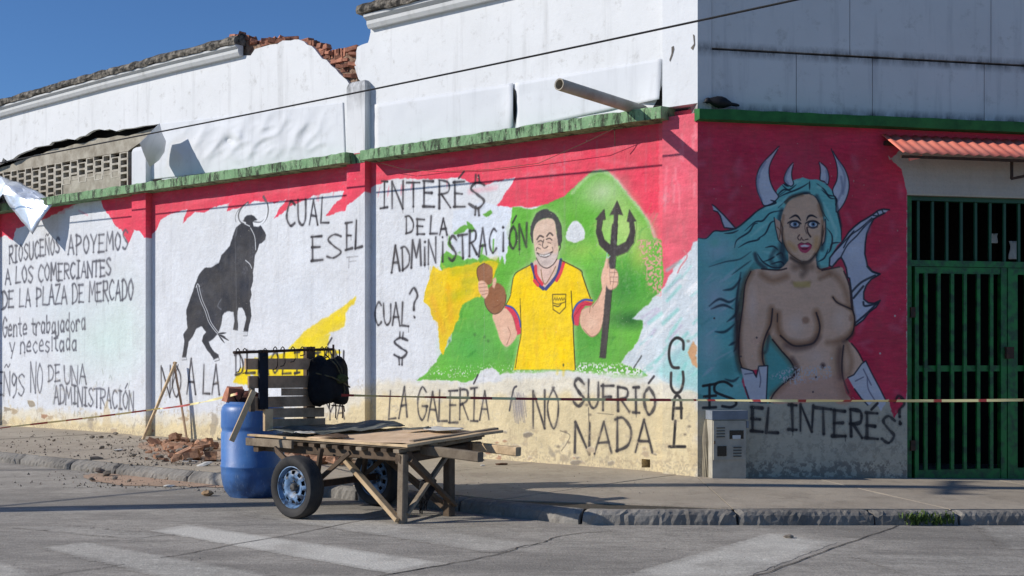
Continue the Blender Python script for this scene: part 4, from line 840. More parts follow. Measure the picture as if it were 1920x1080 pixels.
def decal(name, px, side_, off, m, label, parent, sm=0):
    pts = cat(px, sm, True) if sm else px
    P = [(WL(u, v, off) if side_ == 'L' else WR(u, v, off)) for u, v in pts]; tr = geometry.tessellate_polygon([[Vector(p) for p in P]])
    o = mesh(name, P, [tuple(t) for t in tr], m, parent, uv=cuvL if side_ == 'L' else cuvR); o['label'] = label; return o
decal('bull_painting', BULL, 'L', -.117, MPL, 'black rearing bull painted on the white wall', side)
decal('man_painting', SHIRT, 'L', -.117, MPL, 'yellow shirt with red and blue trim of the painted man', side)
decal('face_painting', mz('402,250 405,195 425,140 455,108 490,98 545,128 572,180 580,230 577,282 562,330 550,380 528,408 495,428 458,412 435,370 424,310 410,280'), 'L', -.117, MPL, 'grinning face of the painted man', side, 2)
decal('trident_painting', mz('812,400 790,934 826,936 862,560 880,420 886,364 950,338 990,285 1000,200 1000,168 958,98 935,168 958,172 962,225 940,280 900,302 885,300 896,128 924,132 890,48 848,132 872,128 868,300 850,296 818,268 802,215 810,160 826,156 818,95 766,156 775,230 790,300 838,350 850,364'), 'L', -.117, MPL, 'black trident held by the painted man', side)
# pillars of the side wall
def pillar(u0, u1, vtop, name, m_low, m_up, label=None, sbot=-.3, sp=None):
    s1, _ = sL(u0, 500, 0.); s0, _ = sL(u1, 500, 0.)
    if sp: s0, s1 = sp
    um = (u0+u1)/2; htop = sL(um, vtop, 0.)[1]
    lowtop = min(htop, hb+.14)
    # painted shaft
    c = [LP(s0, sbot, -.14), LP(s1, sbot, -.14), LP(s1, sbot, 0), LP(s0, sbot, 0)]
    c += [p+UP*(lowtop-sbot) for p in c]; mb = MB(); n = 8
    V = []; Fc = []
    for j in range(n+1):
        for p in c[:4]: V.append(p+UP*(lowtop-sbot)*j/n)
    for j in range(n):
        for k in range(4): Fc.append((j*4+k, j*4+(k+1) % 4, j*4+4+(k+1) % 4, j*4+4+k))
    Fc.append((n*4, n*4+1, n*4+2, n*4+3))
    def uvp(P):
        s = float(np.dot(P-C0, tL)); off = float(np.dot(P-C0, nL))
        if off < -.05: P = LP(s+(.03 if abs(s-s0) < .01 else 0), P[2], 0.)
        return cvL.uv(P)
    o = mesh(name, V, Fc, m_low, B, uv=uvp)
    if label: o['label'] = label
    if htop > lowtop+.05:
        mb = MB(); mb.v = []; mb.f = []
        ring = lambda h, i: [LP(s0+i, h, -.14), LP(s1-i, h, -.14), LP(s1-i, h, 0-i), LP(s0+i, h, 0-i)]
        V = []; Fc = []; hs_ = [(lowtop+.002, 0), (htop-.08, 0), (htop-.03, .015), (htop, .05)]
        for h, i in hs_: V += ring(h, i)
        for j in range(3):
            for k in range(4): Fc.append((j*4+k, j*4+(k+1) % 4, j*4+4+(k+1) % 4, j*4+4+k))
        Fc.append((12, 13, 14, 15)); mesh('pillar_top', V, Fc, m_up, o)
    return o
pillar(650, 684, 151, 'pillar', MPL, PIL, 'middle pillar with streaked rounded top above the ledge')
pillar(247, 273, 274, 'pillar', MPL, CLAD, 'pillar left of the bull')
pillar(-42, -12, 380, 'pillar', MPL, CLAD, 'pillar at the left edge')
s1c = sL(1242, 500, 0.)[0]
o = pillar(1242, 1308, 216, 'corner_pillar', MPL, CORN, 'corner pillar with teal paint and a vertical word', sp=(0., s1c))
boxw(LP, .0, s1c, hb+.145, 6.9, -.42, -.0005).build('corner_pillar_shaft', CORN, B)
CRK = m_simple('crack shadow mortar', (120, 114, 106), (90, 84, 78), 20)
# cracks in the corner pillar as thin flat wedges, a crack's shadow put into their grey
for pts in ('1259,88 1263,86 1264,92 1261,104 1256,116 1255,112 1259,100', '1299,64 1302,66 1303,84 1299,94 1295,90 1301,82'):
    P = [WL(u, v, .004) for u, v in P_(pts)]; tr = geometry.tessellate_polygon([[Vector(p) for p in P]]); mesh('crack', P, [tuple(t) for t in tr], CRK, B)
# upper side wall: one low, broken stretch and one tall stretch
def px_plane(s, off=-.12): return [WL(u, v, off) for u, v in s]
tall = [LP(s1c+.002, hl-.03, -.12), LP(s1c+.002, 6.25, -.12)]+px_plane(P_('690,22 694,40 695,60 692,74 690,80 678,84 670,88 668,96 668,110 664,122 668,136 672,148 676,152'))+[LP(sL(676, 150)[0], hl-.03, -.12)]
slab_poly(tall, -nL*.3).build('upper_wall', WHITE, B)['label'] = 'tall white upper wall between the broken gap and the corner'
low = px_plane(P_('676,162 671,170 668,166 660,160 655,158 650,150 636,138 630,130 622,124 612,112 604,110 596,100 590,92 584,86 576,84 570,78 560,74 552,74 545,76 530,76 520,82 506,84 492,88 478,92 470,104'))
low += [WL(440, 104), WL(330, 130), WL(200, 165), WL(60, 200), WL(0, 217), LP(17.4, sL(-60, 236)[1], -.12)]
tear = P_('-70,330 -40,322 -12,312 2,306 6,296 14,302 18,300 24,298 34,290 48,284 60,280 66,276 78,274 92,272 98,266 112,264 126,260 140,262 150,256 160,254 168,248 176,244 186,242 196,244 206,242 218,246 230,242 250,240 268,236 288,234 300,232')
low += [LP(17.4, 4.9, -.12)]+px_plane(tear)+px_plane(P_('304,250 306,280 304,300'))+[LP(sL(303, 320)[0], hl-.03, -.12), LP(sL(676, 300)[0]+.001, hl-.03, -.12)]
slab_poly(low, -nL*.055).build('plaster_skin', WHITE, B)['label'] = 'low white upper wall with torn edge above the vent blocks'
# brick core behind the skin
core = px_plane(P_('668,97 660,98 640,100 628,104 618,108 612,104 604,98 598,92 592,86 586,80 575,78 560,76 545,78 520,82 500,82 478,84 460,72 440,74 330,100 200,138 60,172 0,190'), -.18)
core = [p for p in core]+[LP(17.4, 6.0, -.18), LP(17.4, 5.3, -.18), LP(sL(308, 320)[0], 5.62, -.18), LP(sL(308, 320)[0], hl-.05, -.18), LP(sL(668, 320)[0], hl-.05, -.18)]
slab_poly(core, -nL*.22).build('brick_core', MORTAR, B)
# single bricks along the break
bm_ = bmesh.new(); bmesh.ops.create_cube(bm_, size=1); bmesh.ops.bevel(bm_, geom=bm_.edges[:], offset=.06, segments=1, affect='EDGES')
brme = []
for k in range(4):
    b2 = bm_.copy(); r = random.Random(k)
    for v in b2.verts: v.co = Vector((v.co.x*.235+r.uniform(-.008, .008), v.co.y*.11+r.uniform(-.008, .008), v.co.z*.072+r.uniform(-.006, .006)))
    me = bpy.data.meshes.new('brick'); b2.to_mesh(me); b2.free(); me.materials.append(BRICK); brme.append(me)
RL = Matrix(((tL[0], -nL[0], 0), (tL[1], -nL[1], 0), (0, 0, 1)))   # columns: along wall, into wall, up
def place(me, name, P, R, parent, rot=(0, 0, 0), scale=1.):
    o = bpy.data.objects.new(name, me); link(o, parent); Rm = R @ Matrix.Rotation(rot[2], 3, 'Z') @ Matrix.Rotation(rot[1], 3, 'Y') @ Matrix.Rotation(rot[0], 3, 'X')
    M = Rm.to_4x4(); M.translation = Vector(np.array(P)-wloc(parent)); M = M @ Matrix.Diagonal((scale, scale, scale, 1)); o.matrix_local = M; return o
top = P_('462,70 470,72 480,76 492,80 505,82 520,80 535,77')
rb = random.Random(9)
for i in range(16):                                   # rubble on the low stretch
    t = i/15.; u = 440+t*106; v = np.interp(u, [436, 460, 478, 510, 545], [70, 70, 84, 80, 75])
    place(rb.choice(brme), 'brick', WL(u, v, -.2-rb.uniform(0, .08)), RL, B, (rb.uniform(-.3, .3), rb.uniform(-.3, .3), rb.uniform(-.8, .8)))
for u, v in ((575, 79), (582, 82), (588, 84), (594, 90), (600, 95), (606, 100), (604, 106), (612, 110), (600, 88), (607, 93)):
    place(rb.choice(brme), 'brick', WL(u, v-1, -.22), RL, B, (rb.uniform(-.2, .2), rb.uniform(-.2, .2), rb.uniform(-.3, .3)))
for row in range(7):
    v0 = 98+row*9.6
    for k in range(5):
        u = 618+k*14+(7 if row % 2 else 0)
        vv = v0-(u-618)*.12
        if u > 672 or vv > 100+(u-612)*1.05 or u < 610+row*5: continue
        me = rb.choice(brme); s_, h_ = sL(u, vv, -.17)
        place(me, 'brick', LP(s_+rb.uniform(-.03, .03), h_+rb.uniform(-.015, .015), -.19+rb.uniform(-.06, .04)), RL, B, (rb.uniform(-.25, .25), rb.uniform(-.2, .2), rb.uniform(-.4, .4)), rb.uniform(.6, .95))
for k in range(6):                                    # upright course under the sky
    u = 620+k*5.6; place(brme[k % 4], 'brick', WL(u, 103-k*.9, -.2), RL, B, (0, math.pi/2+rb.uniform(-.1, .1), rb.uniform(-.1, .1)), .55)
# cornices
def cornice(path, prof, name, m, off0=-.12, rough=0., seg=.25):
    """path: (s,h) points; prof: (out, up) points swept along the wall"""
    P = []; r = random.Random(len(path)+int(path[0][0]*9))
    for (s0, h0), (s1, h1) in zip(path, path[1:]):
        n = max(1, int(abs(s1-s0)/seg))
        for i in range(n): P.append((s0+(s1-s0)*i/n, h0+(h1-h0)*i/n))
    P.append(path[-1]); V = []; Fc = []; k = len(prof)
    for s, h in P:
        for i, (o_, u_) in enumerate(prof):
            j = rough if rough and 0 < i < k-1 else 0
            V.append(LP(s, h+u_+r.uniform(-j, j), off0+o_+r.uniform(-j, j)*.6))
    for i in range(len(P)-1):
        for q in range(k): Fc.append((i*k+q, i*k+(q+1) % k, (i+1)*k+(q+1) % k, (i+1)*k+q))
    Fc.append(tuple(range(k-1, -1, -1))); Fc.append(tuple((len(P)-1)*k+q for q in range(k)))
    mb = MB(); mb.add(V, Fc); return mb.build(name, m, B)
Lc = [sL(u, v) for u, v in ((456, 92), (330, 122), (200, 155), (60, 193), (0, 210), (-70, 232))]
cornice(Lc, [(0, -.11), (.07, -.11), (.10, -.06), (.10, -.01), (.15, .02), (.15, .05), (0, .05)], 'cornice', MOULD)
cornice([(s+.0, h+.055) for s, h in Lc], [(0, 0), (.17, 0), (.19, .05), (.17, .10), (.02, .17), (-.2, .16), (-.25, 0)], 'coping', CAPM, rough=.018, seg=.12)
h0c = sL(700, 40)[1]
cornice([(s1c+.003, h0c), (sL(697, 40)[0], h0c)], [(0, -.11), (.07, -.11), (.10, -.06), (.10, -.01), (.16, .03), (.16, .07), (0, .07)], 'cornice', MOULD)
cornice([(-.05, h0c+.075), (sL(688, 40)[0], h0c+.075)], [(0, 0), (.2, 0), (.22, .05), (.2, .12), (.02, .2), (-.25, .2), (-.3, 0)], 'coping', CAPM, rough=.018, seg=.12)
# ledges
def ledge(u0, u1, name, lab, off=.165):
    a = sL(u1, 290, off)[0]; b = sL(u0, 290, off)[0]; n = int((b-a)/.1)+2; V = []; Fc = []; r = random.Random(int(u0))
    for i in range(n+1):
        s = a+(b-a)*i/n; j = lambda k=.008: r.uniform(-k, k)
        V += [LP(s, hb, -.13), LP(s, hb+j(.004), off), LP(s, hl-.015+j(), off+j(.004)), LP(s, hl+j(), off-.02+j()), LP(s, hl+.015, -.13)]
    for i in range(n):
        for q in range(5): Fc.append((i*5+q, i*5+(q+1) % 5, (i+1)*5+(q+1) % 5, (i+1)*5+q))
    Fc.append((4, 3, 2, 1, 0)); Fc.append(tuple(n*5+q for q in range(5))); mb = MB(); mb.add(V, Fc); o = mb.build(name, LEDGE, B); o['label'] = lab
    return o
ledge(675, 1239, 'ledge', 'pale green ledge above the man with the trident'); ledge(-80, 646, 'ledge', 'mossy green ledge above the bull')
s6 = sL(650, 290, 0)[0]; s7 = sL(684, 290, 0)[0]
boxw(LP, s7, s6, hb+.0, hl-.01, 0.001, .006).build('green_band', LEDGE, B)
# debris on the left ledge
# crumpled cladding sheets
def cladding(quad, name, offf, nu=26, nv=12, label=None, cut=None, seed=1, m=CLAD):
    A, Bq, Cc, D = quad; V = []; rr = random.Random(seed)
    for j in range(nv+1):
        for i in range(nu+1):
            u = i/nu; v = j/nv; px = (np.array(A)*(1-u)+np.array(Bq)*u)*(1-v)+(np.array(D)*(1-u)+np.array(Cc)*u)*v
            V.append(WL(px[0], px[1], -.12+offf(u, v, px)))
    Fc = [(j*(nu+1)+i, j*(nu+1)+i+1, (j+1)*(nu+1)+i+1, (j+1)*(nu+1)+i) for j in range(nv) for i in range(nu)]
    o = mesh(name, V, Fc, m, B, smooth=True)
    md = o.modifiers.new('thickness', 'SOLIDIFY'); md.thickness = .006; md.offset = -1
    if label: o['label'] = label
    return o
def crump(amp, sc, seed, ridge=()):
    def f(u, v, px):
        n = mnoise.noise(Vector(((px[0]+px[1]*.5)/sc, px[1]/sc*.9, seed)))
        n2 = abs(mnoise.noise(Vector((px[0]/sc*1.5+px[1]/sc*.8, px[1]/sc*1.2, seed+5))))
        e = min(1, 4*min(u, 1-u))*min(1, 3*min(v, 1-v)+.1); z = .006+amp*(.75*max(0, 1-abs(n)*2.2)+.5*(1-abs(n2)*1.5))*e
        for ru, rv, rw, ra in ridge: z += ra*math.exp(-((px[0]-ru)**2+(px[1]-rv)**2)/rw**2)
        return z
    return f
cladding([(300, 232), (644, 192), (648, 296), (272, 338)], 'cladding_sheet', crump(.034, 36, 3., ((432, 264, 8, -.05), (447, 256, 9, .04))), 130, 50, 'crumpled white sheet above the bull')
cladding([(703, 196), (962, 156), (962, 244), (703, 284)], 'cladding_sheet', lambda u, v, px: .006+.02*abs(mnoise.noise(Vector((px[0]/60, px[1]/60, 1))))+.05*max(0, u-.93)/.07*math.sin(math.pi*v), 30, 12, 'flat white sheet right of the middle pillar')
cladding([(966, 156), (1241, 110), (1236, 186), (967, 244)], 'cladding_sheet', lambda u, v, px: .006+.02*abs(mnoise.noise(Vector((px[0]/60, px[1]/60, 7))))+.09*max(0, u-.85)/.15*v*v, 30, 14, 'white sheet beside the pipe with its lower corner lifting')
# flat dark sheets stand in for the shade beside the lifting sheets
for pts in ('963,164 966,170 968,206 965,240 962,206', '1241,160 1242,214 1200,214 1220,208 1231,190'):
    P = px_plane(P_(pts), -.092 if pts[0] == '9' else -.112); tr = geometry.tessellate_polygon([[Vector(p) for p in P]]); mesh('gap', P, [tuple(t) for t in tr], DARK, B)
# the flap peeled away at the end of the crumpled sheet
fl = [(262, 268, .80), (280, 250, .60), (299, 231, .34), (304, 250, .22), (311, 265, .08), (308, 285, .06), (298, 300, .12), (281, 313, .34), (274, 300, .5), (268, 285, .66)]
P = [WL(u, v, -.10+o_) for u, v, o_ in fl]; cen = WL(288, 272, .26); mb = MB(); mb.add(P+[cen], [(i, (i+1) % len(P), len(P)) for i in range(len(P))])
o = mb.build('sheet_flap', CLAD, B, smooth=True); o['label'] = 'curled grey flap of the peeled white sheet'; md = o.modifiers.new('t', 'SOLIDIFY'); md.thickness = .005
# vent-block screen in the torn opening
vo = -.24
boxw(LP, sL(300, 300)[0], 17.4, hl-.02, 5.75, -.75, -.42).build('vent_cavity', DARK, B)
PL = [WL(u, v, vo) for u, v in P_('296,238 290,256 262,268 240,283 140,300 60,316 10,323 -40,330 -80,338 -80,330 0,314 20,309 34,302 48,298 66,290 80,288 100,279 120,277 140,270 160,268 180,259 200,259 220,254 240,255 268,246')]
slab_poly(PL, -nL*.12).build('lintel', RAWC, B)
sa = sL(241, 300, vo)[0]; bw = (sL(0, 300, vo)[0]-sa)/16.6; bh = .118
def blockmesh():
    mb = MB(); w_, h_, t_ = bw/2-.002, bh/2-.001, .022; d = .05
    for (x0, x1, z0, z1) in ((-w_, w_, h_-t_*.7, h_), (-w_, w_, -h_, -h_+t_*.7), (-w_, -w_+t_*1.5, -h_+t_*.7, h_-t_*.7), (w_-t_*1.5, w_, -h_+t_*.7, h_-t_*.7)):
        mb.hexa([(x0, -d, z0), (x1, -d, z0), (x1, d, z0), (x0, d, z0), (x0, -d, z1), (x1, -d, z1), (x1, d, z1), (x0, d, z1)])
    me = bpy.data.meshes.new('vent_block'); me.from_pydata([tuple(v) for v in mb.v], [], mb.f); me.materials.append(BLOCK); return me
bme = blockmesh()
for cidx in range(17):
    s = sa+bw*(cidx+.5); htop = sL(pix(LP(s, 5, vo))[0], 284+(241-pix(LP(s, 5, vo))[0])*.166, vo)[1]
    for rr_ in range(7):
        z = htop-bh*(rr_+.5)-(bh/2 if cidx % 2 else 0)
        if z < hl+.02: break
        if 1 <= cidx <= 7 and rr_ >= 3: continue
        place(bme, 'vent_block', LP(s, z, vo-.04), RL, B)
boxw(LP, sa+bw*1.02, sa+bw*7.9, hl-.02, sL(200, 318, vo)[1]-.02, vo-.12, vo+.005).build('cement_patch', RAWC, B)['label'] = 'cement filling below the vent blocks'
# pipe
A = WL(1206, 208); E_ = at(1048, 158, 13.8); mb = MB()
dirp = nrm(A-E_); 
mb.lathe(E_, dirp, [(.052, .12), (.052, .004), (.066, 0), (.066, 1.50), (.066, np.linalg.norm(A-E_)+.15)], 24)
o = mb.build('pipe', PIPE, B); smooth_by(o, 50); o['label'] = 'grey pipe jutting from the white wall beside the corner'
# ---------------------------------------------------------------- front side
r0 = .0; rg = sR(1701, 600)[0]; hg = 3.318; gb = -.25
gr1 = rg+3.2
FWV = [RP(0.0, -.4), RP(rg, -.4), RP(rg, hl-.16), RP(0.0, hl-.16), RP(rg, -.4, -.3), RP(rg, hl-.16, -.3), RP(gr1, hg), RP(gr1, hl-.16), RP(rg, hg)]
FW = mesh('front_wall', FWV, [(0, 1, 8, 2, 3), (1, 4, 5, 2, 8), (8, 6, 7, 2)], MPR, B, uv=cuvR); FW['label'] = 'front wall with the mural of a horned woman'
boxw(RP, gr1, gr1+5, -.6, hl-.16, -.3, 0.).build('front_wall_pier', m_simple('plain plaster', (176, 172, 162), (150, 146, 136), 3), B)
boxw(RP, rg, gr1, hg, hl-.17, -.3, -.005).build('gate_lintel', RAWC, B)
decal('woman_painting', [q for q in vz('285,25 345,12 430,18 500,-20')]+[q for q in wz('740,980 735,880 702,805 690,820 640,750 628,615 690,600 740,490 810,452 900,432 958,470 992,560 1028,628 1022,800 1000,835 960,890 948,980')]+vz('600,-10 650,20 740,0 762,25 790,100 800,200 816,262 806,335 778,368 802,392 830,430 852,472 862,500 805,552 782,562 760,585 772,640 785,690 385,690 410,635 450,600 500,565 522,535 490,470 440,420 400,372 382,342 352,420 362,505 320,522 250,520 232,462 230,350 248,210 258,100'), 'R', .003, MPR, 'horned woman painted with bare shoulders and long white gloves', FW)
boxw(RP, .0, .165, hl-.14, 6.9, -.3, .0).build('corner_column', WHR, B)
# upper panels
vs = [sR(u, 150)[0] for u in (1335, 1495, 1638, 1848)]+[sR(2060, 150)[0], sR(2270, 150)[0], sR(2480, 150)[0], sR(2700, 150)[0], sR(2900, 150)[0]]
hm = 4.895
us = [sR(u, 50)[0] for u in (1335, 1595, 1860, 2125, 2390, 2655, 2900)]
for a, b in zip(vs, vs[1:]):
    if abs(a-vs[0]) < .01: pass
    boxw(RP, a+.006, b-.003, hl-.14, hm-.012, -.2, -.03).build('wall_panel', WHR, B)
for a, b in zip(us, us[1:]): boxw(RP, a+.006, b-.003, hm+.012, 6.9, -.2, -.022).build('wall_panel', WHR, B)
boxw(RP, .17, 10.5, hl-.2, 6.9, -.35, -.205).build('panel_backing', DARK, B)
# front ledge
n = 40; V = []; Fc = []; r = random.Random(4)
for i in range(n+1):
    a = -.03+i*(7.5/n); j = lambda k=.006: r.uniform(-k, k)
    V += [RP(a, 4.07, -.02), RP(a, 4.075+j(.003), .14), RP(a, 4.19+j(), .14+j(.003)), RP(a, 4.21, -.02)]
for i in range(n):
    for q in range(4): Fc.append((i*4+q, i*4+(q+1) % 4, (i+1)*4+(q+1) % 4, (i+1)*4+q))
Fc += [(3, 2, 1, 0), tuple(n*4+q for q in range(4))]; mb = MB(); mb.add(V, Fc); mb.build('front_ledge', LEDGER, B)['label'] = 'dark green ledge above the horned woman'
boxw(LP, 17.51, 45, -.3, 6.0, -.6, -.15).build('far_side_wall', WHITE, B)
# back mass so that the building is solid from the side
ba = LP(17.4, 0, -.42); bb = RP(gr1+5, 0, -.35); MB().hexa([LP(17.4, -.3, -.80), LP(6, -.3, -4), RP(10, -.3, -9), LP(17.4, -.3, -9)]+[p+UP*4.5 for p in (LP(17.4, -.3, -.80), LP(6, -.3, -4), RP(10, -.3, -9), LP(17.4, -.3, -9))]).build('rear_hall', RAWC, B)
# gate room
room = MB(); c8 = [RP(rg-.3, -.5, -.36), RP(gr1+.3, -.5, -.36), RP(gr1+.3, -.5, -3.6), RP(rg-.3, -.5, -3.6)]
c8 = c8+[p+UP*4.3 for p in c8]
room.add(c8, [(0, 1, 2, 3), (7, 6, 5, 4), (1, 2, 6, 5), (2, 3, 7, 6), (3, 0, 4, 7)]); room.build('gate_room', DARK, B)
gb_ = boxw(RP, rg+.002, rg+.09, -.3, hg-.002, -.16, -.06).build('gate', GRN, B); gb_['label'] = 'green barred gate under the coral awning'
def gbox(a0, a1, h0, h1, o0, o1, m, name): return boxw(RP, a0, a1, h0, h1, o0, o1).build(name, m, gb_)
gbox(rg+.09, gr1-.002, hg-.05, hg-.002, -.16, -.07, GRND, 'top_rail'); gbox(rg+.092, gr1-.002, 2.50, 2.57, -.17, -.065, GRN, 'middle_rail')
for k in range(16):
    a = sR(1722+k*27, 430, -.1)[0]
    if a > gr1-.05: break
    gbox(a-.016, a+.016, 2.57, hg-.052, -.13, -.10, GRND, 'bar')
for door in range(2):
    A0 = [sR(1713, 600, -.1)[0], sR(1887, 600, -.1)[0]][door]; A1 = [sR(1885, 600, -.1)[0], sR(2062, 600, -.1)[0]][door]
    gbox(A0, A0+.05+.08*door, -.25, 2.495, -.15, -.07, GRN, 'stile'); gbox(A1-.075, A1, -.25, 2.495, -.15, -.07, GRN, 'stile')
    a_, b_ = A0+.05+.08*door+.001, A1-.076
    gbox(a_, b_, 2.42, 2.495, -.14, -.08, GRN, 'rail'); gbox(a_, b_, 1.27, 1.34, -.128, -.092, GRN, 'rail'); gbox(a_, b_, -.25, .12, -.14, -.08, GRN, 'rail')
    u0 = 1733 if door == 0 else 1922
    for k in range(6):
        a = sR(u0+k*24.6, 600, -.1)[0]
        if a+.02 < b_: a += random.uniform(-.005, .005); gbox(a-.021, a+.021, .121, 2.419, -.09, -.058, GRN, 'bar')
gbox(sR(1881, 600, -.1)[0], sR(1895, 600, -.1)[0], 1.42, 1.56, -.069, -.03, IRON, 'lock_box')
for k, hq in enumerate((.35, 1.9)): gbox(rg+.07, rg+.13, hq, hq+.12, -.059, -.04, IRON, 'hinge')
# awning
aw = MB(); P0 = RP(sR(1652, 258)[0], 3.99, .02); Wd = 3.4; nb = 26*4+1; V = []
for j in range(3):
    for i in range(nb):
        t = i/(nb-1); a = sR(1652, 258)[0]+Wd*t; ph = math.sin(i/4*2*math.pi)*.5+.5
        out = .02+.47*j/2+(.0); V.append(RP(a, 3.985-.275*j/2+.022*ph-t*0, out))
Fc = [(j*nb+i, j*nb+i+1, (j+1)*nb+i+1, (j+1)*nb+i) for j in range(2) for i in range(nb-1)]
o = mesh('awning', V, Fc, AWN, B, smooth=True); o['label'] = 'coral corrugated awning over the green gate'; md = o.modifiers.new('t', 'SOLIDIFY'); md.thickness = .006
ab = sR(1897, 300, .3)[0]
mb = MB(); mb.beam(RP(ab, 3.72, .30), RP(ab, 3.50, .30), .03, .03); mb.beam(RP(ab, 3.50, .30), RP(ab+.55, 3.62, .0), .03, .03); mb.build('awning_bracket', IRON, o)
mb = MB(); a2 = sR(1690, 300, .25)[0]; mb.beam(RP(a2, 3.66, .42), RP(a2+.16, 3.70, .42), .02, .035); mb.build('awning_bracket', AWN, o)
mb = MB(); mb.beam(RP(a2-.1, 3.9, .05), RP(a2+3., 3.9, .05), .05, .05); mb.beam(RP(a2-.1, 3.69, .42), RP(a2+3., 3.69, .42), .03, .03); mb.build('awning_batten', IRON, o)
# ---------------------------------------------------------------- loose things
def m_wood(name, c1, c2, var=.35, st=(1, 1, 1), scale=5):
    n = NT(name, .85, .25); g = n.noise(scale, 8, 'obj', st, .75); col = n.mix(n.ramp(g, [(.3, 0.), (.7, 1.)]), lin(c1), lin(c2))
    col = n.mix(n.ramp(n.noise(3, 5, 'world', rough=.7), [(.5, 0.), (.72, .6)]), col, lin((58, 50, 42)))
    col = n.mix(1., col, n.ramp(n.rnd(), [(0., 1-var), (1., 1.12)]), 'MULTIPLY'); n.color(col)
    n.bump(n.noise(scale*6, 5, 'obj', st), .5, .004); return n.m
WOODL = m_wood('weathered board', (160, 146, 126), (104, 90, 76), .45); WOODP = m_wood('pale and sunlit board', (216, 190, 152), (180, 154, 120), .2)
WOODD = m_wood('dark greasy timber', (122, 104, 86), (80, 66, 54)); WOODX = m_wood('black stained pallet wood', (204, 174, 144), (150, 124, 100), .2)
CARD = m_simple('brown cardboard', (232, 202, 168), (206, 176, 142), 5, rough=.9, bump=.4, bd=.006); TARP = m_simple('dusty dark tarpaulin', (126, 128, 120), (78, 82, 78), 6, rough=.75, bump=.5, bd=.01)
PAPER = m_simple('white paper', (214, 212, 204), (190, 188, 180), 6, bump=.2)
RUB = m_simple('tyre rubber', (42, 42, 44), (62, 60, 58), 9, rough=.75, bump=.4, bd=.003)
RIM = m_simple('chipped blue rim', (104, 136, 172), (44, 52, 66), 16, rough=.5, spec=.5, bump=.3, bd=.002, lo=.45, hi=.6)
STEEL = m_simple('dull steel', (110, 108, 104), (60, 56, 52), 20, rough=.5, bump=.2, metal=.4)
BLACK = m_simple('black cloth', (30, 31, 35), (18, 18, 22), 8, rough=.9, bump=.6, bd=.015); ROPE = m_simple('rope', (98, 92, 70), (66, 62, 48), 30, bump=.5, bd=.003)
GRNB = m_simple('dull green bundle', (88, 90, 48), (60, 62, 36), 20, bump=.5)
# --- cart
NR = np.array([-.95, 11.13, .655]); FRc = np.array([-.26, 11.85, .725]); NLc = np.array([-2.49, 12.33, .665]); FLc = np.array([-1.82, 13.2, .72])
def D(a, b, dz=0.): return (NLc*(1-a)+NR*a)*(1-b)+(FLc*(1-a)+FRc*a)*b+UP*dz
cart = thing('handcart', 'weathered wooden two-wheeled market cart with slatted headboard parked beside the kerb', 'cart', (-1.6, 12.0, 0))
for k in range(13):                                    # cross slats whose ends show under the edge
    a = .03+k*.078; MB().beam(D(a, -.012, -.028), D(a, 1.01, -.028), .075, .03, jit=.002).build('cross_slat', WOODD if k % 3 else WOODL, cart)
nb_ = 8
for k in range(nb_):
    b = (k+.5)/nb_; e = random.Random(k).uniform(-.02, .03)
    MB().beam(D(-.02+e, b, .002), D(1.01+e*.5, b, .002), .118, .022, jit=.003).build('deck_board', WOODL, cart)
MB().beam(D(-.04, .012, .024), D(1.03, .012, .024), .05, .022, jit=.003).build('edge_board', WOODP, cart)
MB().beam(D(.0, .08, -.085), D(1.0, .08, -.085), .06, .085).build('side_beam', WOODD, cart); MB().beam(D(.0, .85, -.085), D(1.0, .85, -.085), .06, .085).build('side_beam', WOODD, cart)
MB().beam(D(1.02, -.02, .028), D(1.06, 1.08, .034), .09, .024, jit=.003).build('end_board', WOODP, cart); MB().beam(D(.95, .2, .03), D(1.02, 1.12, .05), .07, .02, jit=.003).build('end_board', WOODL, cart)
MB().beam(D(-.03, -.03, -.03), D(.30, -.03, -.03), .03, .075).build('edge_board', WOODL, cart)
MB().beam(D(.03, -.02, -.09), D(.03, 1., -.09), .07, .07).build('cross_beam', WOODD, cart); MB().beam(D(.97, -.0, -.10), D(.97, 1., -.10), .07, .08).build('cross_beam', WOODD, cart)
T1 = at(901, 857, 10.86); T2 = at(972, 847, 11.4); hd = nrm(NR-NLc)*1.0; hd[2] = -.012
hd = nrm([.60, -.56, -.03])
MB().beam(T1-hd*1.35, T1, .07, .085).build('handle', WOODL, cart); MB().beam(T2-hd*1.35, T2, .07, .08).build('handle', WOODP, cart)  # far handle takes the paler board colour to look sunlit
LN = at(754, 980, 11.16); LN[2] = 0.0; LF = at(842, 967, 11.68); LF[2] = 0.
tn = LN+UP*.60+np.array([.01, .02, 0]); tf = LF+UP*.62
MB().beam(LN, tn, .075, .075, up=(.8, -.6, 0)).build('leg', WOODL, cart); MB().beam(LF, tf, .085, .085, up=(.8, -.6, 0)).build('leg', WOODD, cart)
MB().beam(LN+UP*.03+np.array([-.03, -.03, 0]), at(630, 841, 11.85), .04, .07, up=(.6, .8, 0)).build('brace', WOODP, cart)
MB().beam(LF+UP*.05, at(700, 838, 12.5), .04, .08, up=(.6, .8, 0)).build('brace', WOODD, cart)
MB().beam(LN+UP*.08+np.array([.04, 0, 0]), tf-UP*.04, .03, .05, up=(.8, -.6, 0)).build('cross_brace', WOODL, cart); MB().beam(tn-UP*.05+np.array([.05, -.02, 0]), LF+UP*.1+np.array([.05, -.02, 0]), .03, .07, up=(.8, -.6, 0)).build('cross_brace', WOODD, cart)
MB().beam(tn-UP*.02+np.array([.05, .03, 0]), at(815, 905, 11.5), .03, .05).build('cross_brace', WOODD, cart)
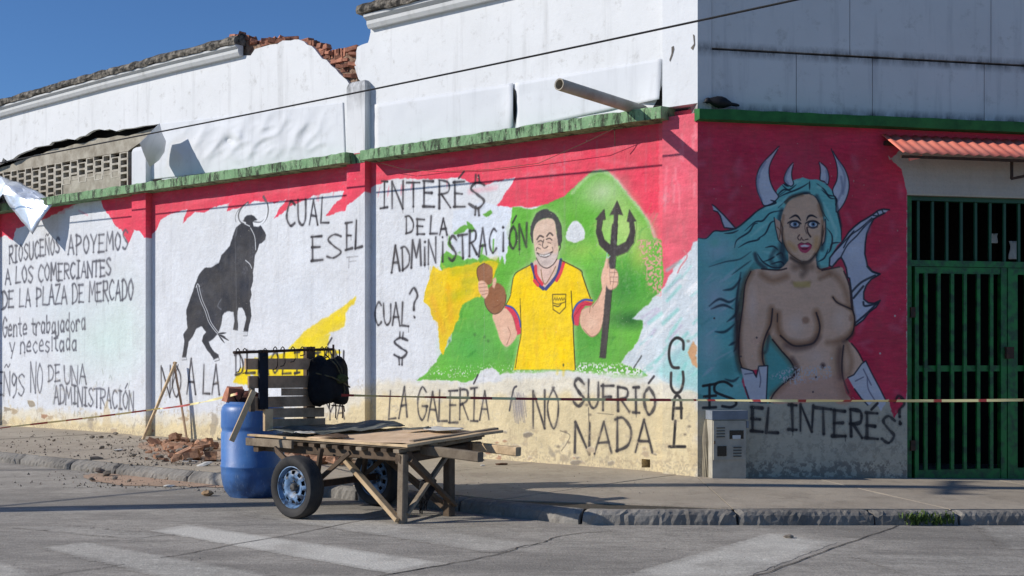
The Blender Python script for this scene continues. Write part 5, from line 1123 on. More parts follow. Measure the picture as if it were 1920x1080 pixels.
# wheels
wn = nrm([-.62, -.785, 0]); wc1 = np.array([-1.93, 11.5, .283]); wc2 = np.array([-1.31, 12.5, .283])
def wheel(c, label):
    prof = [(.185, .05), (.192, .062), (.205, .072), (.235, .083), (.262, .080), (.276, .066), (.2815, .045), (.2790, .040), (.2825, .034), (.2835, .015), (.280, .010), (.2835, .005), (.2835, -.015), (.280, -.02), (.283, -.025), (.2815, -.045), (.276, -.066), (.262, -.080), (.235, -.083), (.205, -.072), (.185, -.05)]
    t = MB().lathe(c, wn, prof, 40).build('tyre', RUB, cart); smooth_by(t, 35); t['label'] = label
    mb = MB().lathe(c, wn, [(.190, .064), (.182, .066), (.178, .05), (.165, .03), (.16, -.05), (.188, -.06)], 36)
    rim = mb.build('rim', RIM, cart); smooth_by(rim, 30)
    # pressed disc with ten vents
    V = []; Fc = []; n = 40; a = nrm(np.cross(wn, UP)); b2 = np.cross(wn, a)
    rings = [(.165, .024), (.150, .040), (.118, .052), (.085, .046), (.062, .020), (.030, .014)]
    for r_, z in rings:
        for k in range(n): t_ = 2*math.pi*k/n; V.append(c+wn*z+r_*(a*math.cos(t_)+b2*math.sin(t_)))
    for i in range(len(rings)-1):
        for k in range(n):
            if i == 1 and k % 4 in (1, 2): continue
            Fc.append((i*n+k, i*n+(k+1) % n, (i+1)*n+(k+1) % n, (i+1)*n+k))
    d = mesh('disc', V, Fc, RIM, rim, smooth=True); md = d.modifiers.new('t', 'SOLIDIFY'); md.thickness = .004
    MB().lathe(c, wn, [(.158, .0), (.02, .0), (.01, -.001)], 24).build('drum', STEEL if 0 else BLACK, rim)
    MB().lathe(c, wn, [(.036, .0), (.036, .05), (.028, .062), (.0, .064)], 16).build('hub', STEEL, rim)
    for k in range(4):
        t_ = 2*math.pi*k/4+.3; MB().lathe(c+.052*(a*math.cos(t_)+b2*math.sin(t_)), wn, [(.009, .01), (.009, .034), (0, .036)], 6).build('wheel_nut', STEEL, rim)
    return t
def d_parent(o): return o
wheel(wc1, 'near tyre on a chipped blue rim'); wheel(wc2, 'far tyre in the shade below the deck')
MB().beam(wc1-wn*.04, wc2+wn*.02, .05, .06).build('axle', IRON, cart)
for f in (.22, .8):
    q = wc1*(1-f)+wc2*f; MB().beam(q, q+np.array([.05, -.03, .33]), .05, .03).build('axle_post', WOODD, cart); MB().beam(q+UP*.02, q+np.array([.34, -.24, .31]), .03, .04).build('axle_brace', WOODD, cart)
MB().beam(wc1*.8+wc2*.2+np.array([-.05, .02, .0]), wc1*.8+wc2*.2+np.array([-.42, .30, .31]), .03, .05).build('axle_brace', WOODD, cart)
# things lying on the deck stay separate
def drape(name, abs_, m, lift, loc, seed=1, amp=.012, n=5, top=None):
    """flat ragged sheet lying on the deck: abs_ is an outline in deck terms"""
    pts = cat(abs_, 4, True); r = random.Random(seed); pts = [(a+r.uniform(-.006, .006), b+r.uniform(-.01, .01)) for a, b in pts]; N = len(pts)
    ca = sum(p[0] for p in pts)/N; cb = sum(p[1] for p in pts)/N; V = []; Fc = []; K = 6
    for k in range(K, 0, -1):
        f = k/K
        for a, b in pts:
            aa = ca+(a-ca)*f; bb = cb+(b-cb)*f; z = lift+amp*(1+mnoise.noise(Vector((aa*9, bb*6, seed))))+(amp*.8*r.random() if k == K else 0)
            if top: z += top(aa, bb)
            V.append(D(aa, bb, z))
    V.append(D(ca, cb, lift+amp+(top(ca, cb) if top else 0)))
    for k in range(K-1):
        for i in range(N): Fc.append((k*N+i, k*N+(i+1) % N, (k+1)*N+(i+1) % N, (k+1)*N+i))
    for i in range(N): Fc.append(((K-1)*N+i, (K-1)*N+(i+1) % N, len(V)-1))
    o = mesh(name, V, Fc, m, loc=loc, smooth=True); md = o.modifiers.new('t', 'SOLIDIFY'); md.thickness = .005; return o
tagp(drape('cardboard_sheet', [(.34, .06), (.6, .04), (.97, .08), (1.0, .3), (1.02, .7), (.95, .98), (.6, 1.0), (.40, .95), (.38, .5)], CARD, .016, D(.6, .5)), 'flattened brown cardboard covering the right part of the cart deck', 'cardboard')
tagp(drape('cardboard_scrap', [(.42, .03), (.56, .02), (.60, .10), (.54, .17), (.44, .16)], m_simple('dark cardboard', (112, 90, 70), (84, 66, 52), 6, bump=.4), .045, D(.5, .1), 4), 'small torn darker cardboard scrap at the near edge of the cart', 'cardboard')
tagp(drape('tarpaulin', [(.03, .12), (.20, .06), (.34, .16), (.44, .42), (.52, .72), (.50, .98), (.3, 1.0), (.1, .8), (.02, .5)], TARP, .034, D(.3, .5), 2, .02, top=lambda a, b: .06*math.exp(-((a-.36)**2/.012+(b-.86)**2/.03))+.03*math.exp(-((a-.1)**2/.01+(b-.3)**2/.1))), 'rumpled dark tarpaulin at the headboard end of the cart deck', 'tarpaulin')
tagp(drape('paper_sheet', [(.72, .78), (.86, .72), (.93, .86), (.86, .97), (.74, .94)], PAPER, .05, D(.8, .85), 3), 'white paper sheet near the far right corner of the cart', 'paper')
tagp(drape('tarpaulin_rag', [(.62, .74), (.70, .66), (.74, .8), (.68, .9)], TARP, .05, D(.66, .8), 6), 'small dark rag on the cardboard of the cart', 'rag')
tagp(drape('paper_scrap', [(.24, .1), (.30, .07), (.36, .12), (.31, .2), (.25, .19)], PAPER, .055, D(.3, .12), 7), 'pale paper scrap between tarpaulin and cart edge', 'paper')
# headboard, in its own upright plane at the left end of the deck
HB0 = D(.03, .0); hdir = nrm((D(.03, 1.)-D(.03, 0.))*np.array([1, 1, 0])); hn = np.array([hdir[1], -hdir[0], 0])
def HP(u, v, off=0.):
    r_ = ray(u, v); P = HB0+hn*off; return CAMP+r_*(np.dot(P-CAMP, hn)/np.dot(r_, hn))
def hslat(u0, v0, u1, v1, name, m, off=0., th=.022, skew=0.):
    a = [HP(u0, v1, off), HP(u1, v1+skew, off), HP(u1, v0+skew, off), HP(u0, v0, off)]; b = [p-hn*th for p in a]
    r = random.Random(int(u0*7+v0)); a = [p+UP*r.uniform(-.003, .003) for p in a]
    mb = MB(); mb.hexa([a[0], a[1], b[1], b[0], a[3], a[2], b[2], b[3]]); return mb.build(name, m, cart)
hslat(461, 672, 592, 693, 'headboard_slat', WOODX); hslat(467, 705, 593, 728, 'headboard_slat', WOODX, skew=-1)
hslat(530, 728, 600, 742, 'headboard_slat', WOODX, -.004); hslat(470, 744, 497, 770, 'headboard_slat', WOODX); hslat(499, 744, 600, 763, 'headboard_slat', WOODX, skew=-2)
hslat(507, 766, 608, 783, 'headboard_slat', WOODX, skew=-2); hslat(508, 786, 610, 800, 'headboard_slat', WOODX, skew=-2)
hslat(487, 656, 503, 768, 'headboard_post', m_simple('navy strap cloth', (26, 34, 48), (18, 22, 32), 8, bump=.5, bd=.01), .03); hslat(575, 650, 591, 800, 'headboard_post', WOODD, -.026, .05)
hslat(497, 767, 512, 808, 'headboard_post', WOODP, .032, .03); hslat(470, 728, 478, 772, 'headboard_post', WOODL, .03, .03)
MB().beam(at(434, 827, 11.9), at(476, 733, 12.05), .03, .052, up=(-.8, -.3, .3)).build('headboard_prop', WOODP, cart)
hk = MB(); hk.rod([HP(438, 661, .02), HP(500, 659, .02), HP(570, 656, .02), HP(626, 655, .02)], .014, 8); hk.rod([HP(625, 646, .02), HP(625, 672, .02)], .012, 6); bar = hk.build('hanging_rail', IRON, cart)
def hook(u, v, ln, wd=4.):
    mb = MB(); mb.rod([HP(u-wd, v+3, .04), HP(u-wd*.7, v-3, .04), HP(u, v-6, .04), HP(u+wd*.7, v-3, .04), HP(u+wd, v+4, .04), HP(u+wd+.5, v+ln*.8, .04), HP(u+wd*.3, v+ln, .04), HP(u-wd, v+ln+1, .04)], .0055, 5); return mb.build('hook', IRON, bar)
for u, ln in ((446, 38), (459, 40), (497, 10), (516, 36), (530, 30), (549, 22), (567, 10), (583, 16), (604, 14), (612, 14)): hook(u, 659 if u < 500 else 656, ln)
# bundle tied to the headboard
bc = HP(616, 710, .10); bz_ = MB(); n1, n2 = 28, 18; V = []; Fc = []
for j in range(n2+1):
    ph = math.pi*j/n2-math.pi/2
    for i in range(n1):
        th = 2*math.pi*i/n1; cx, cy, cz = math.cos(ph)*math.cos(th), math.cos(ph)*math.sin(th), math.sin(ph)
        se = lambda q, e: math.copysign(abs(q)**e, q)
        p = bc+hdir*se(cx, .55)*.215+hn*se(cy, .8)*.13+UP*se(cz, .5)*.225
        k = mnoise.noise(Vector((p[0]*9, p[1]*9, p[2]*4)))*.07+(.5-abs(mnoise.noise(Vector((p[0]*16, p[1]*16, p[2]*6)))))*.05-.02+.04*max(0, -cz); V.append(p+nrm(p-bc)*k)
for j in range(n2):
    for i in range(n1): Fc.append((j*n1+i, j*n1+(i+1) % n1, (j+1)*n1+(i+1) % n1, (j+1)*n1+i))
bun = thing('bundle', 'black cloth bundle roped to the right end of the cart headboard', 'bundle', bc)
mesh('cloth', V, Fc, BLACK, bun, smooth=True)
mb = MB(); mb.rod([bc+hdir*-.23+hn*.06+UP*.06, bc+hdir*-.1+hn*.15+UP*.02, bc+hdir*.05+hn*.16-UP*.04, bc+hdir*.24+hn*.06-UP*.09], .008, 6); mb.rod([bc+hn*.06-hdir*.02+UP*.25, bc+hdir*.03+hn*.155+UP*.1, bc+hdir*.08+hn*.15-UP*.12, bc+hdir*.08+hn*.08-UP*.27], .008, 6); mb.rod([bc+hn*.05-hdir*.1+UP*.25, bc-hdir*.04+hn*.15+UP*.14, bc+hdir*.04+hn*.15+UP*.02], .007, 6); mb.build('rope', ROPE, bun)
g = rockmesh('green_knot', GRNB, .13, .07, .10, 3, 2); o = bpy.data.objects.new('green_knot', g); link(o, bun); o.location = tuple(hn*.155+hdir*.03+UP*.0)
mb = MB()
for u, v0, v1 in ((617, 750, 766), (629, 752, 784), (642, 748, 784), (636, 655, 690)): mb.rod([HP(u, v0, .06), HP(u+1, (v0+v1)/2, .06), HP(u, v1, .06)], .008, 6)
mb.rod([HP(622, 760, .06), HP(645, 762, .06), HP(646, 772, .06)], .007, 6); mb.build('hanging_rod', IRON, bun)
# cords hanging under the deck
mb = MB(); r = random.Random(8)
for k in range(9):
    u = 790+r.uniform(-1, 16); q = at(u, 905, 11.45); mb.rod([q, q+np.array([r.uniform(-.03, .03), 0, -.12]), q+np.array([r.uniform(-.04, .04), 0, -.12-r.uniform(.08, .16)])], .008, 5)
mb.build('hanging_cords', BLACK, cart); g = rockmesh('cord_knot', BLACK, .14, .1, .22, 9, 2); o = bpy.data.objects.new('cord_knot', g); link(o, cart); o.location = tuple(at(801, 915, 11.45)-np.array(cart.location))
# --- blue drum
bcn = G(463, 936); bcn = np.array([bcn[0], bcn[1]+.30, 0.]); BLUE = None
n = NT('blue drum plastic', .42, .5); col = n.mix(n.ramp(n.noise(3, 6), [(.35, 0.), (.7, 1.)]), lin((74, 122, 184)), lin((54, 98, 162)))
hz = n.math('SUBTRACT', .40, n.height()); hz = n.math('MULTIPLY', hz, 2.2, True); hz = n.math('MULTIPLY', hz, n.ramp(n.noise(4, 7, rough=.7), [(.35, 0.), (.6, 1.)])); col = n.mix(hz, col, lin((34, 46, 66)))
col = n.mix(n.ramp(n.noise(9, 8, st=(1, 1, .3), rough=.8), [(.56, 0.), (.7, .5)]), col, lin((130, 150, 176))); col = n.mix(n.ramp(n.noise(60, 4, st=(1, 1, .15)), [(.62, 0.), (.68, .35)]), col, lin((150, 170, 196))); n.color(col); n.bump(n.noise(14, 5), .25, .006); DRUM = n.m
drum = thing('plastic_drum', 'upright blue plastic drum standing on the road behind the cart', 'barrel', bcn)
R0 = .325; Hd = .985
prof = [(0, .012), (.20, .012), (.225, 0), (.24, .0), (.25, .015), (.285, .06), (R0-.016, .13), (R0-.004, .2), (R0, .25), (R0, .30), (R0+.006, .31), (R0+.006, .325), (R0, .335), (R0, .66), (R0-.008, .675), (R0-.008, .70), (R0, .715), (R0+.002, .74), (R0, .80), (R0, .88), (R0-.010, .925), (R0-.03, .952), (R0-.05, .962), (R0-.052, .985), (R0-.07, .985), (R0-.07, .96), (.0, .96)]
smooth_by(MB().lathe(bcn, UP, prof, 48).build('shell', DRUM, drum), 40)
MB().lathe(bcn+np.array([.12, -.1, .95]), UP, [(.035, 0), (.035, .03), (0, .03)], 16).build('bung', DRUM, drum)
tb = bcn+np.array([-.05, -.05, .955])
me = rockmesh('brick_piece', BRICK, .20, .13, .17, 21, brick=True); o = bpy.data.objects.new('brick_piece', me); link(o); o.location = tuple(tb+np.array([-.12, -.05, .10])); o.rotation_euler = (.2, .1, .5); tagp(o, 'broken orange brick standing on the blue drum', 'brick')
mt = thing('wire_coil', 'dark coil of wire dumped on top of the blue drum', 'wire', tb+np.array([.02, -.08, 0]))
mb = MB(); r = random.Random(12)
for k in range(6):
    cx = np.array(tb)+np.array([r.uniform(-.16, .16), r.uniform(-.1, .02), .08]); ax = nrm([r.uniform(-1, 1), r.uniform(-1, 0), r.uniform(-.4, .4)]); a = nrm(np.cross(ax, UP)); b2 = np.cross(ax, a); rr = r.uniform(.05, .085)
    mb.rod([cx+rr*(a*math.cos(t)+b2*math.sin(t)) for t in np.linspace(0, 6.28, 14)], .006, 5, False)
mb.build('strands', BLACK, mt); g = rockmesh('clot', m_simple('rusty scrap', (92, 52, 40), (50, 36, 32), 12, bump=.6), .26, .14, .15, 31, 2); o = bpy.data.objects.new('rusty_lump', g); link(o, mt); o.location = (.04, 0, .075)
# --- meter cabinet
BEI = m_simple('beige meter enamel', (184, 178, 162), (160, 154, 140), 6, rough=.6, bump=.1); GREYT = m_simple('cabinet grey top', (134, 140, 148), (118, 124, 132), 6, rough=.6, bump=.1); GREYL = m_simple('shadowed louvre', (96, 92, 84), (84, 80, 74), 6, bump=0); GLASS = m_simple('black meter glass', (14, 14, 16), (20, 20, 22), 6, rough=.15, spec=.6, bump=0)  # louvre colour darkened to give the shade of their gaps
ma, mc = sR(1337, 800, .2)[0], sR(1400, 800, .2)[0]; mcab = thing('meter_cabinet', 'beige electricity meter cabinet with louvres at the foot of the front wall', 'meter box', RP((ma+mc)/2, fall(2.6)+.1, .1))
def mbx(a0, a1, h0, h1, o0, o1, m, name, par=None): return boxw(RP, a0, a1, h0, h1, o0, o1).build(name, m, par or mcab)
hv = lambda v: sR(1370, v, .2)[1]; ua = lambda u: sR(u, 830, .2)[0]
body = mbx(ma, mc, hv(893)-.05, hv(787), .002, .18, BEI, 'body'); mbx(ma-.012, mc+.012, hv(787)+.002, hv(770), .002, .205, GREYT, 'hood'); mbx(mc+.002, mc+.03, hv(803), hv(790), .15, .19, GREYT, 'hinge')
door = mbx(ma+.008, mc-.008, hv(862), hv(789), .182, .198, BEI, 'door')
mbx(ua(1368), ua(1394), hv(823), hv(807), .2, .204, GLASS, 'meter_window', door); mbx(ua(1373), ua(1388), hv(823), hv(816), .205, .212, PAPER, 'meter_label', door); mbx(ua(1345), ua(1362), hv(855), hv(836), .2, .204, GLASS, 'meter_window', door)
for k in range(4):
    mbx(ua(1343), ua(1359), hv(803+k*5.5), hv(801+k*5.5), .2, .208, GREYL, 'louvre', door); mbx(ua(1375), ua(1390), hv(840+k*5.5), hv(838+k*5.5), .2, .208, GREYL, 'louvre', door)
mbx(ma+.01, ma+.02, hv(832), hv(826), .2, .215, IRON, 'latch', door)
cpipe = thing('conduit', 'thick grey mortar bulge rising beside the meter cabinet at the corner', 'conduit', RP(.12, 0, .02)); MB().rod([RP(.10, -.1, .01), RP(.10, .5, .01), RP(.10, .78, -.03)], [.055, .05, .03], 12).build('mortar_bulge', m_simple('grey mortar', (150, 142, 122), (120, 112, 98), 6, bump=.5), cpipe)
# --- hanging metal sheet at the far left
MET = NT('bare zinc sheet', .38, .6); MET.b.inputs['Metallic'].default_value = .55; MET.color(MET.mix(MET.ramp(MET.noise(2, 6), [(.35, 0.), (.7, 1.)]), lin((226, 232, 240)), lin((196, 206, 222)))); MET.bump(MET.noise(5, 4, st=(1, 1, .6)), .6, .03); MET = MET.m
sh_ = [(-60, 318, .10), (0, 329, .16), (40, 342, .2), (102, 376, .22), (80, 408, .34), (58, 439, .46), (40, 415, .42), (22, 394, .44), (2, 362, .5), (-20, 392, .55), (-42, 420, .6), (-80, 380, .4)]
P = [WL(u, v, -.12+o_) for u, v, o_ in sh_]; cs = [WL(u, v, -.12+o_) for u, v, o_ in ((10, 345, .40), (45, 372, .42), (-30, 350, .3))]
V = P+cs; i0, i1_, i2 = 12, 13, 14
Fc = [(0, 1, i2), (1, i0, i2), (1, 2, i0), (2, 3, i1_), (2, i1_, i0), (3, 4, i1_), (4, 5, i1_), (5, 6, i1_), (6, 7, i1_), (7, 8, i1_), (8, i0, i1_), (8, 9, i0), (9, i2, i0), (9, 10, i2), (10, 11, i2), (11, 0, i2)]
zs = mesh('zinc_sheet', V, Fc, MET, loc=WL(20, 330, .05)); bm = bmesh.new(); bm.from_mesh(zs.data); bmesh.ops.subdivide_edges(bm, edges=bm.edges[:], cuts=5, use_grid_fill=True); bm.normal_update()
for v in bm.verts:
    q = v.co; v.co = q+v.normal*(.035*(.5-abs(mnoise.noise(q*2.3)))*2+.012*mnoise.noise(q*7))
bm.to_mesh(zs.data); bm.free(); smooth_by(zs, 22)
tagp(MB().rod([WL(100, 373, .11), WL(101, 368, .06), WL(103, 360, -.05)], .006, 5).build('tie_wire', IRON, zs), 'wire tying the sheet to the ledge')
md = zs.modifiers.new('t', 'SOLIDIFY'); md.thickness = .004; tagp(zs, 'creased silvery metal sheet hanging loose from the ledge at the far left', 'metal sheet')
# --- cloths hanging in the dark behind the gate
for nm, u, v0, v1, wd, lb in (('hanging_cloth', 1863, 438, 456, .05, 'small pale cloth hanging behind the gate fanlight, left of the longer one'), ('hanging_cloth', 1899, 452, 486, .06, 'longer pale cloth hanging behind the gate fanlight near the right edge')):
    a, ht = sR(u, v0, -.9); _, hb2 = sR(u, v1, -.9); V = []; nn = 6
    for j in range(nn+1):
        for i in range(5): V.append(RP(a+wd*2*(i/4-.5)*(1-.25*math.sin(j*.9)), ht+(hb2-ht)*j/nn, -.9+.02*math.sin(i*2.+j*.4)))
    o = mesh(nm, V, [(j*5+i, j*5+i+1, (j+1)*5+i+1, (j+1)*5+i) for j in range(nn) for i in range(4)], PAPER, loc=RP(a, ht, -.9), smooth=True); o.modifiers.new('t', 'SOLIDIFY').thickness = .006
    tagp(o, lb, 'cloth')
# --- A-frame of sticks and hazard tape
ap = WL(327, 684, .05); f1 = G(268, 824, WH_); f2 = G(350, 822, WH_)
af = thing('stick_trestle', 'pair of thin crossed sticks propping the tape before the pillar left of the bull', 'trestle', (f1+f2)/2)
MB().beam(f1, f1+(ap-f1)*1.04, .05, .04, jit=.006).build('stick', WOODP, af)['label'] = 'pale stick leaning left'; MB().beam(f2, f2+(ap-f2)*1.04, .03, .03, jit=.006).build('stick', WOODX, af)['label'] = 'dark stick leaning right'
n = NT('hazard tape', .5, .4); sp = n.n('ShaderNodeSeparateXYZ'); n.l(n.pos('world', (1, 1, 1)), sp.inputs[0]); xr = n.math('MULTIPLY', n.math('GREATER_THAN', sp.outputs[0], 1.9), .3)
wv = n.math('FRACT', n.math('MULTIPLY', n.math('ADD', sp.outputs[0], n.math('MULTIPLY', sp.outputs[1], .31)), 2.1))
n.color(n.mix(n.ramp(n.math('SUBTRACT', wv, xr), [(.50, 0.), (.54, 1.)]), lin((236, 222, 160)), lin((168, 66, 60)))); TAPE = n.m
def tape(name, pts, label, wd=.011):
    P = []
    for a, b in zip(pts, pts[1:]):
        L = np.linalg.norm(b-a); m_ = max(2, int(L/.18))
        for i in range(m_): t = i/m_; P.append(a+(b-a)*t-UP*L*.006*4*t*(1-t)*.5)
    P.append(pts[-1]); V = []; d = nrm(pts[-1]-pts[0]); s_ = nrm(np.cross(d, UP))
    for i, p in enumerate(P): th = .6*math.sin(i*.5)+.5*math.sin(i*.21+1); V += [p+(UP*math.cos(th)+s_*math.sin(th))*wd, p-(UP*math.cos(th)+s_*math.sin(th))*wd]
    o = mesh(name, V, [(2*i, 2*i+1, 2*i+3, 2*i+2) for i in range(len(P)-1)], TAPE, loc=pts[0]); md = o.modifiers.new('t', 'SOLIDIFY'); md.thickness = .002; tagp(o, label, 'tape', 'hazard tapes closing off the market'); return o
tape('hazard_tape', [at(-90, 815, 17.), at(20, 800, 17.5), at(300, 766, 19.9), at(445, 738, 12.7)], 'hazard tape sagging from the far left past the sticks to the blue drum', .013)
tape('hazard_tape', [at(640, 741, 12.75), at(1308, 750, 13.2), at(1920, 750, 13.3), at(2300, 751, 13.4)], 'taut hazard tape running from the cart bundle right past the gate', .014)
# --- rubble
rb = random.Random(77)
BR2 = m_simple('broken brick', (198, 150, 118), (146, 112, 90), 9, bump=.8, bd=.01, var=.45); GRY = m_simple('mortar lump', (150, 140, 126), (110, 100, 90), 9, bump=.8, bd=.01, var=.4)
bpieces = [rockmesh('brick_fragment', BR2, .17, .12, .085, 50+k, brick=(k % 2 == 0)) for k in range(8)]; gpieces = [rockmesh('mortar_fragment', GRY, .12, .1, .06, 70+k) for k in range(5)]
def rub(me, u, v, base, sc, name, label, group, lift=0.):
    p = G(u, v, base); o = bpy.data.objects.new(name, me); link(o); o.scale = (sc, sc, sc); o.location = (p[0], p[1], p[2]+.03*sc+lift); o.rotation_euler = (rb.uniform(-.4, .4), rb.uniform(-.4, .4), rb.uniform(0, 6.28)); return tagp(o, label, name.split('_')[0]+' fragment', group)
def where(u, v, u0, u1, v0, v1, ends, deep):
    t = (u-u0)/(u1-u0); s = (v-v0)/(v1-v0); return ends[0 if t < .33 else 1 if t < .67 else 2]+' '+deep[0 if s < .5 else 1]
def size_of(sc): return 'tiny' if sc < .45 else 'small' if sc < .65 else 'middling' if sc < .95 else 'large'
def rub2(u, v, base, sc, isb, spot, group, lift=0.):
    me = rb.choice(bpieces if isb else gpieces)
    return rub(me, u, v, base, sc, 'brick_fragment' if isb else 'mortar_fragment', size_of(sc)+(' orange brick' if isb else ' grey mortar')+' fragment '+spot, group, lift)
for k in range(110):
    if k < 60: u = rb.gauss(345, 30); v = rb.gauss(846, 10)
    else: u = rb.uniform(280, 400); v = rb.uniform(826, 868)
    if u > 398 or v > 872 or v < 824 or u < 268: continue
    rub2(u, v, WH_, rb.choice([.35, .5, .7, .9, 1.2]), rb.random() < .62, where(u, v, 285, 395, 832, 862, ('at the left end', 'in the middle', 'at the drum end'), ('of the rubble heap near the wall', 'of the rubble heap near the kerb')), 'fragments of the rubble heap left of the drum', max(0, .05*(1-abs(u-340)/30))*rb.random())
for k in range(60):
    u = rb.uniform(525, 670); v = 822+(u-525)*.13+abs(rb.gauss(0, 15)); rub2(u, v+16, WH_, rb.uniform(.5, 1.3), rb.random() < .75, 'seen under the cart '+('beside the drum' if u < 575 else 'above the near wheel' if u < 625 else 'between the wheels')+(' by the wall' if v < 832+(u-525)*.13 else ' by the kerb'), 'rubble fragments seen under the cart', rb.uniform(0, .10))
for u, v in ((173, 823), (190, 822), (205, 819), (216, 816), (244, 822), (221, 847), (234, 846), (250, 857), (278, 862), (203, 836), (152, 835), (191, 842), (300, 861), (330, 862), (376, 860), (101, 828), (66, 828), (970, 862), (1010, 858), (905, 864)):
    rub2(u, v, WH_, rb.uniform(.4, 1.2), False, 'on the sidewalk '+('at the far left' if u < 120 else 'below the last wall writing' if u < 200 else 'left of the pale stick' if u < 260 else 'between stick and heap' if u < 310 else 'at the kerb below the heap' if u < 400 else 'right of the cart handles')+(' by the wall' if v < 825 or 855 < v < 860 else ' toward the kerb'), 'mortar fragments on the sidewalk')
for u, v, s_ in ((162, 880, 1.1), (168, 884, .9), (186, 888, 1.3), (200, 893, 1.2), (172, 902, .8), (215, 900, .7), (275, 890, .9), (303, 898, .7), (315, 900, .8), (365, 902, 1.), (374, 905, 1.), (242, 904, .6)):
    rub2(u, v, 0, s_, False, 'on the road '+('just left of' if u < 178 else 'just right of' if u < 230 else 'well right of')+' the upright chunk'+(', kerb side' if v < 895 else ', street side'), 'mortar fragments on the road')
def single(u, v, base, m, sx, sy, sz, seed, name, label, cat_, sub=2, brick=False, rot=(0, 0, .3)):
    me = rockmesh(name, m, sx, sy, sz, seed, sub, brick); o = bpy.data.objects.new(name, me); link(o); p = G(u, v, base); o.location = (p[0], p[1], p[2]+sz*.42); o.rotation_euler = rot; return tagp(o, label, cat_)
single(183, 880, 0, GRY, .16, .10, .17, 5, 'concrete_chunk', 'upright grey concrete chunk against the left kerb', 'concrete chunk', 1, True)
single(100, 872, 0, BR2, .13, .1, .07, 6, 'brick_chunk', 'rounded orange brick chunk by the kerb at the far left', 'brick'); single(82, 869, 0, BR2, .14, .1, .05, 8, 'brick_chunk', 'flat orange brick chunk left of the rounded one at the kerb', 'brick')
single(388, 930, 0, m_simple('tan stone', (190, 160, 120), (140, 110, 84), 8, bump=.5), .13, .1, .07, 7, 'stone', 'tan stone on the road left of the blue drum', 'stone'); single(1479, 1009, 0, GRY, .09, .07, .035, 9, 'stone', 'small dark-shadowed stone on the right crosswalk stripe', 'stone')
single(918, 953, 0, BR2, .14, .1, .07, 10, 'brick_chunk', 'orange brick chunk in the shade below the kerb right of the cart', 'brick', brick=True)
single(941, 872, WH_, m_simple('dark brown wood chip', (96, 66, 48), (70, 50, 38), 9), .18, .07, .03, 11, 'wood_chip', 'brown wood chip on the sidewalk below the cart handles', 'wood chip')
WP = m_simple('white plaster piece', (214, 212, 206), (180, 178, 170), 8, bump=.4)
single(318, 913, 0, WP, .15, .09, .03, 12, 'plaster_piece', 'flat white plaster piece on the road in the brick dust', 'plaster'); single(383, 874, WH_, WP, .2, .1, .05, 13, 'plaster_piece', 'white plaster piece at the kerb beside the drum', 'plaster', rot=(.2, -.3, .4)); single(386, 903, 0, WP, .15, .08, .03, 14, 'plaster_piece', 'white plaster piece in the gutter beside the drum', 'plaster')
single(358, 866, WH_, WP, .22, .05, .02, 15, 'plaster_piece', 'long thin white plaster strip on the sidewalk above the kerb', 'plaster'); single(221, 846, WH_, WP, .15, .09, .04, 16, 'plaster_piece', 'white plaster piece on the sidewalk midway to the pillar', 'plaster'); single(905, 874, WH_, WP, .07, .05, .02, 17, 'plaster_piece', 'tiny white plaster piece under the near cart handle', 'plaster')
single(607, 913, 0, WP, .08, .06, .07, 18, 'plaster_piece', 'small white lump beside the near cart wheel axle', 'plaster')
bt = thing('plastic_bottle', 'crushed white and blue plastic bottle on the road at the left kerb', 'bottle', G(120, 876)); bp_ = G(120, 876)
smooth_by(MB().lathe(bp_+UP*.035+np.array([-.07, 0, 0]), (1, .15, .0), [(0, 0), (.03, .002), (.036, .02), (.034, .07), (.036, .1), (.02, .13), (.012, .14), (.012, .16)], 16).build('bottle_body', WP, bt)); MB().lathe(bp_+UP*.035+np.array([-.04, 0, 0]), (1, .15, .0), [(.0372, 0), (.0372, .035)], 16).build('bottle_label', m_simple('blue label', (60, 90, 160), (50, 80, 150), 4), bt)
# fine crumbs: beyond counting
mb = MB(); r = random.Random(99)
def crumb(p, s_):
    q = [p+np.array([r.uniform(-s_, s_), r.uniform(-s_, s_), 0]) for _ in range(3)]+[p+UP*s_*r.uniform(.6, 1.4)]; mb.add(q, [(0, 1, 3), (1, 2, 3), (2, 0, 3)])
for k in range(1350):
    m_ = r.random()
    if m_ < .55: u = r.gauss(335, 60); v = r.uniform(822, 874); b_ = WH_
    elif m_ < .8: u = r.uniform(-20, 420); v = r.uniform(805, 850)+u*.05; b_ = WH_
    elif m_ < .88: u = 860+440*r.random()**2; v = r.uniform(872, 925); b_ = WH_
    else: u = r.gauss(250, 120); v = r.gauss(842, 14); b_ = WH_
    if v < 802+u*.071 or v > vline(u)-14: continue
    crumb(G(u, v, b_), r.uniform(.008, .026) if u < 700 else r.uniform(.003, .012))
for k in range(500): u = r.gauss(270, 90); v = r.uniform(884, 916); crumb(G(u, v+max(0, (u-330)*.1)), r.uniform(.006, .022))
for k in range(160): u = r.uniform(0, 1900); v = r.uniform(990, 1075); crumb(G(u, v), r.uniform(.003, .008))
o = mb.build('brick_crumbs', GRY, None, loc=G(335, 850)); tagp(o, 'fine brick and mortar crumbs scattered over sidewalk and gutter', 'rubble crumbs', kind='stuff')
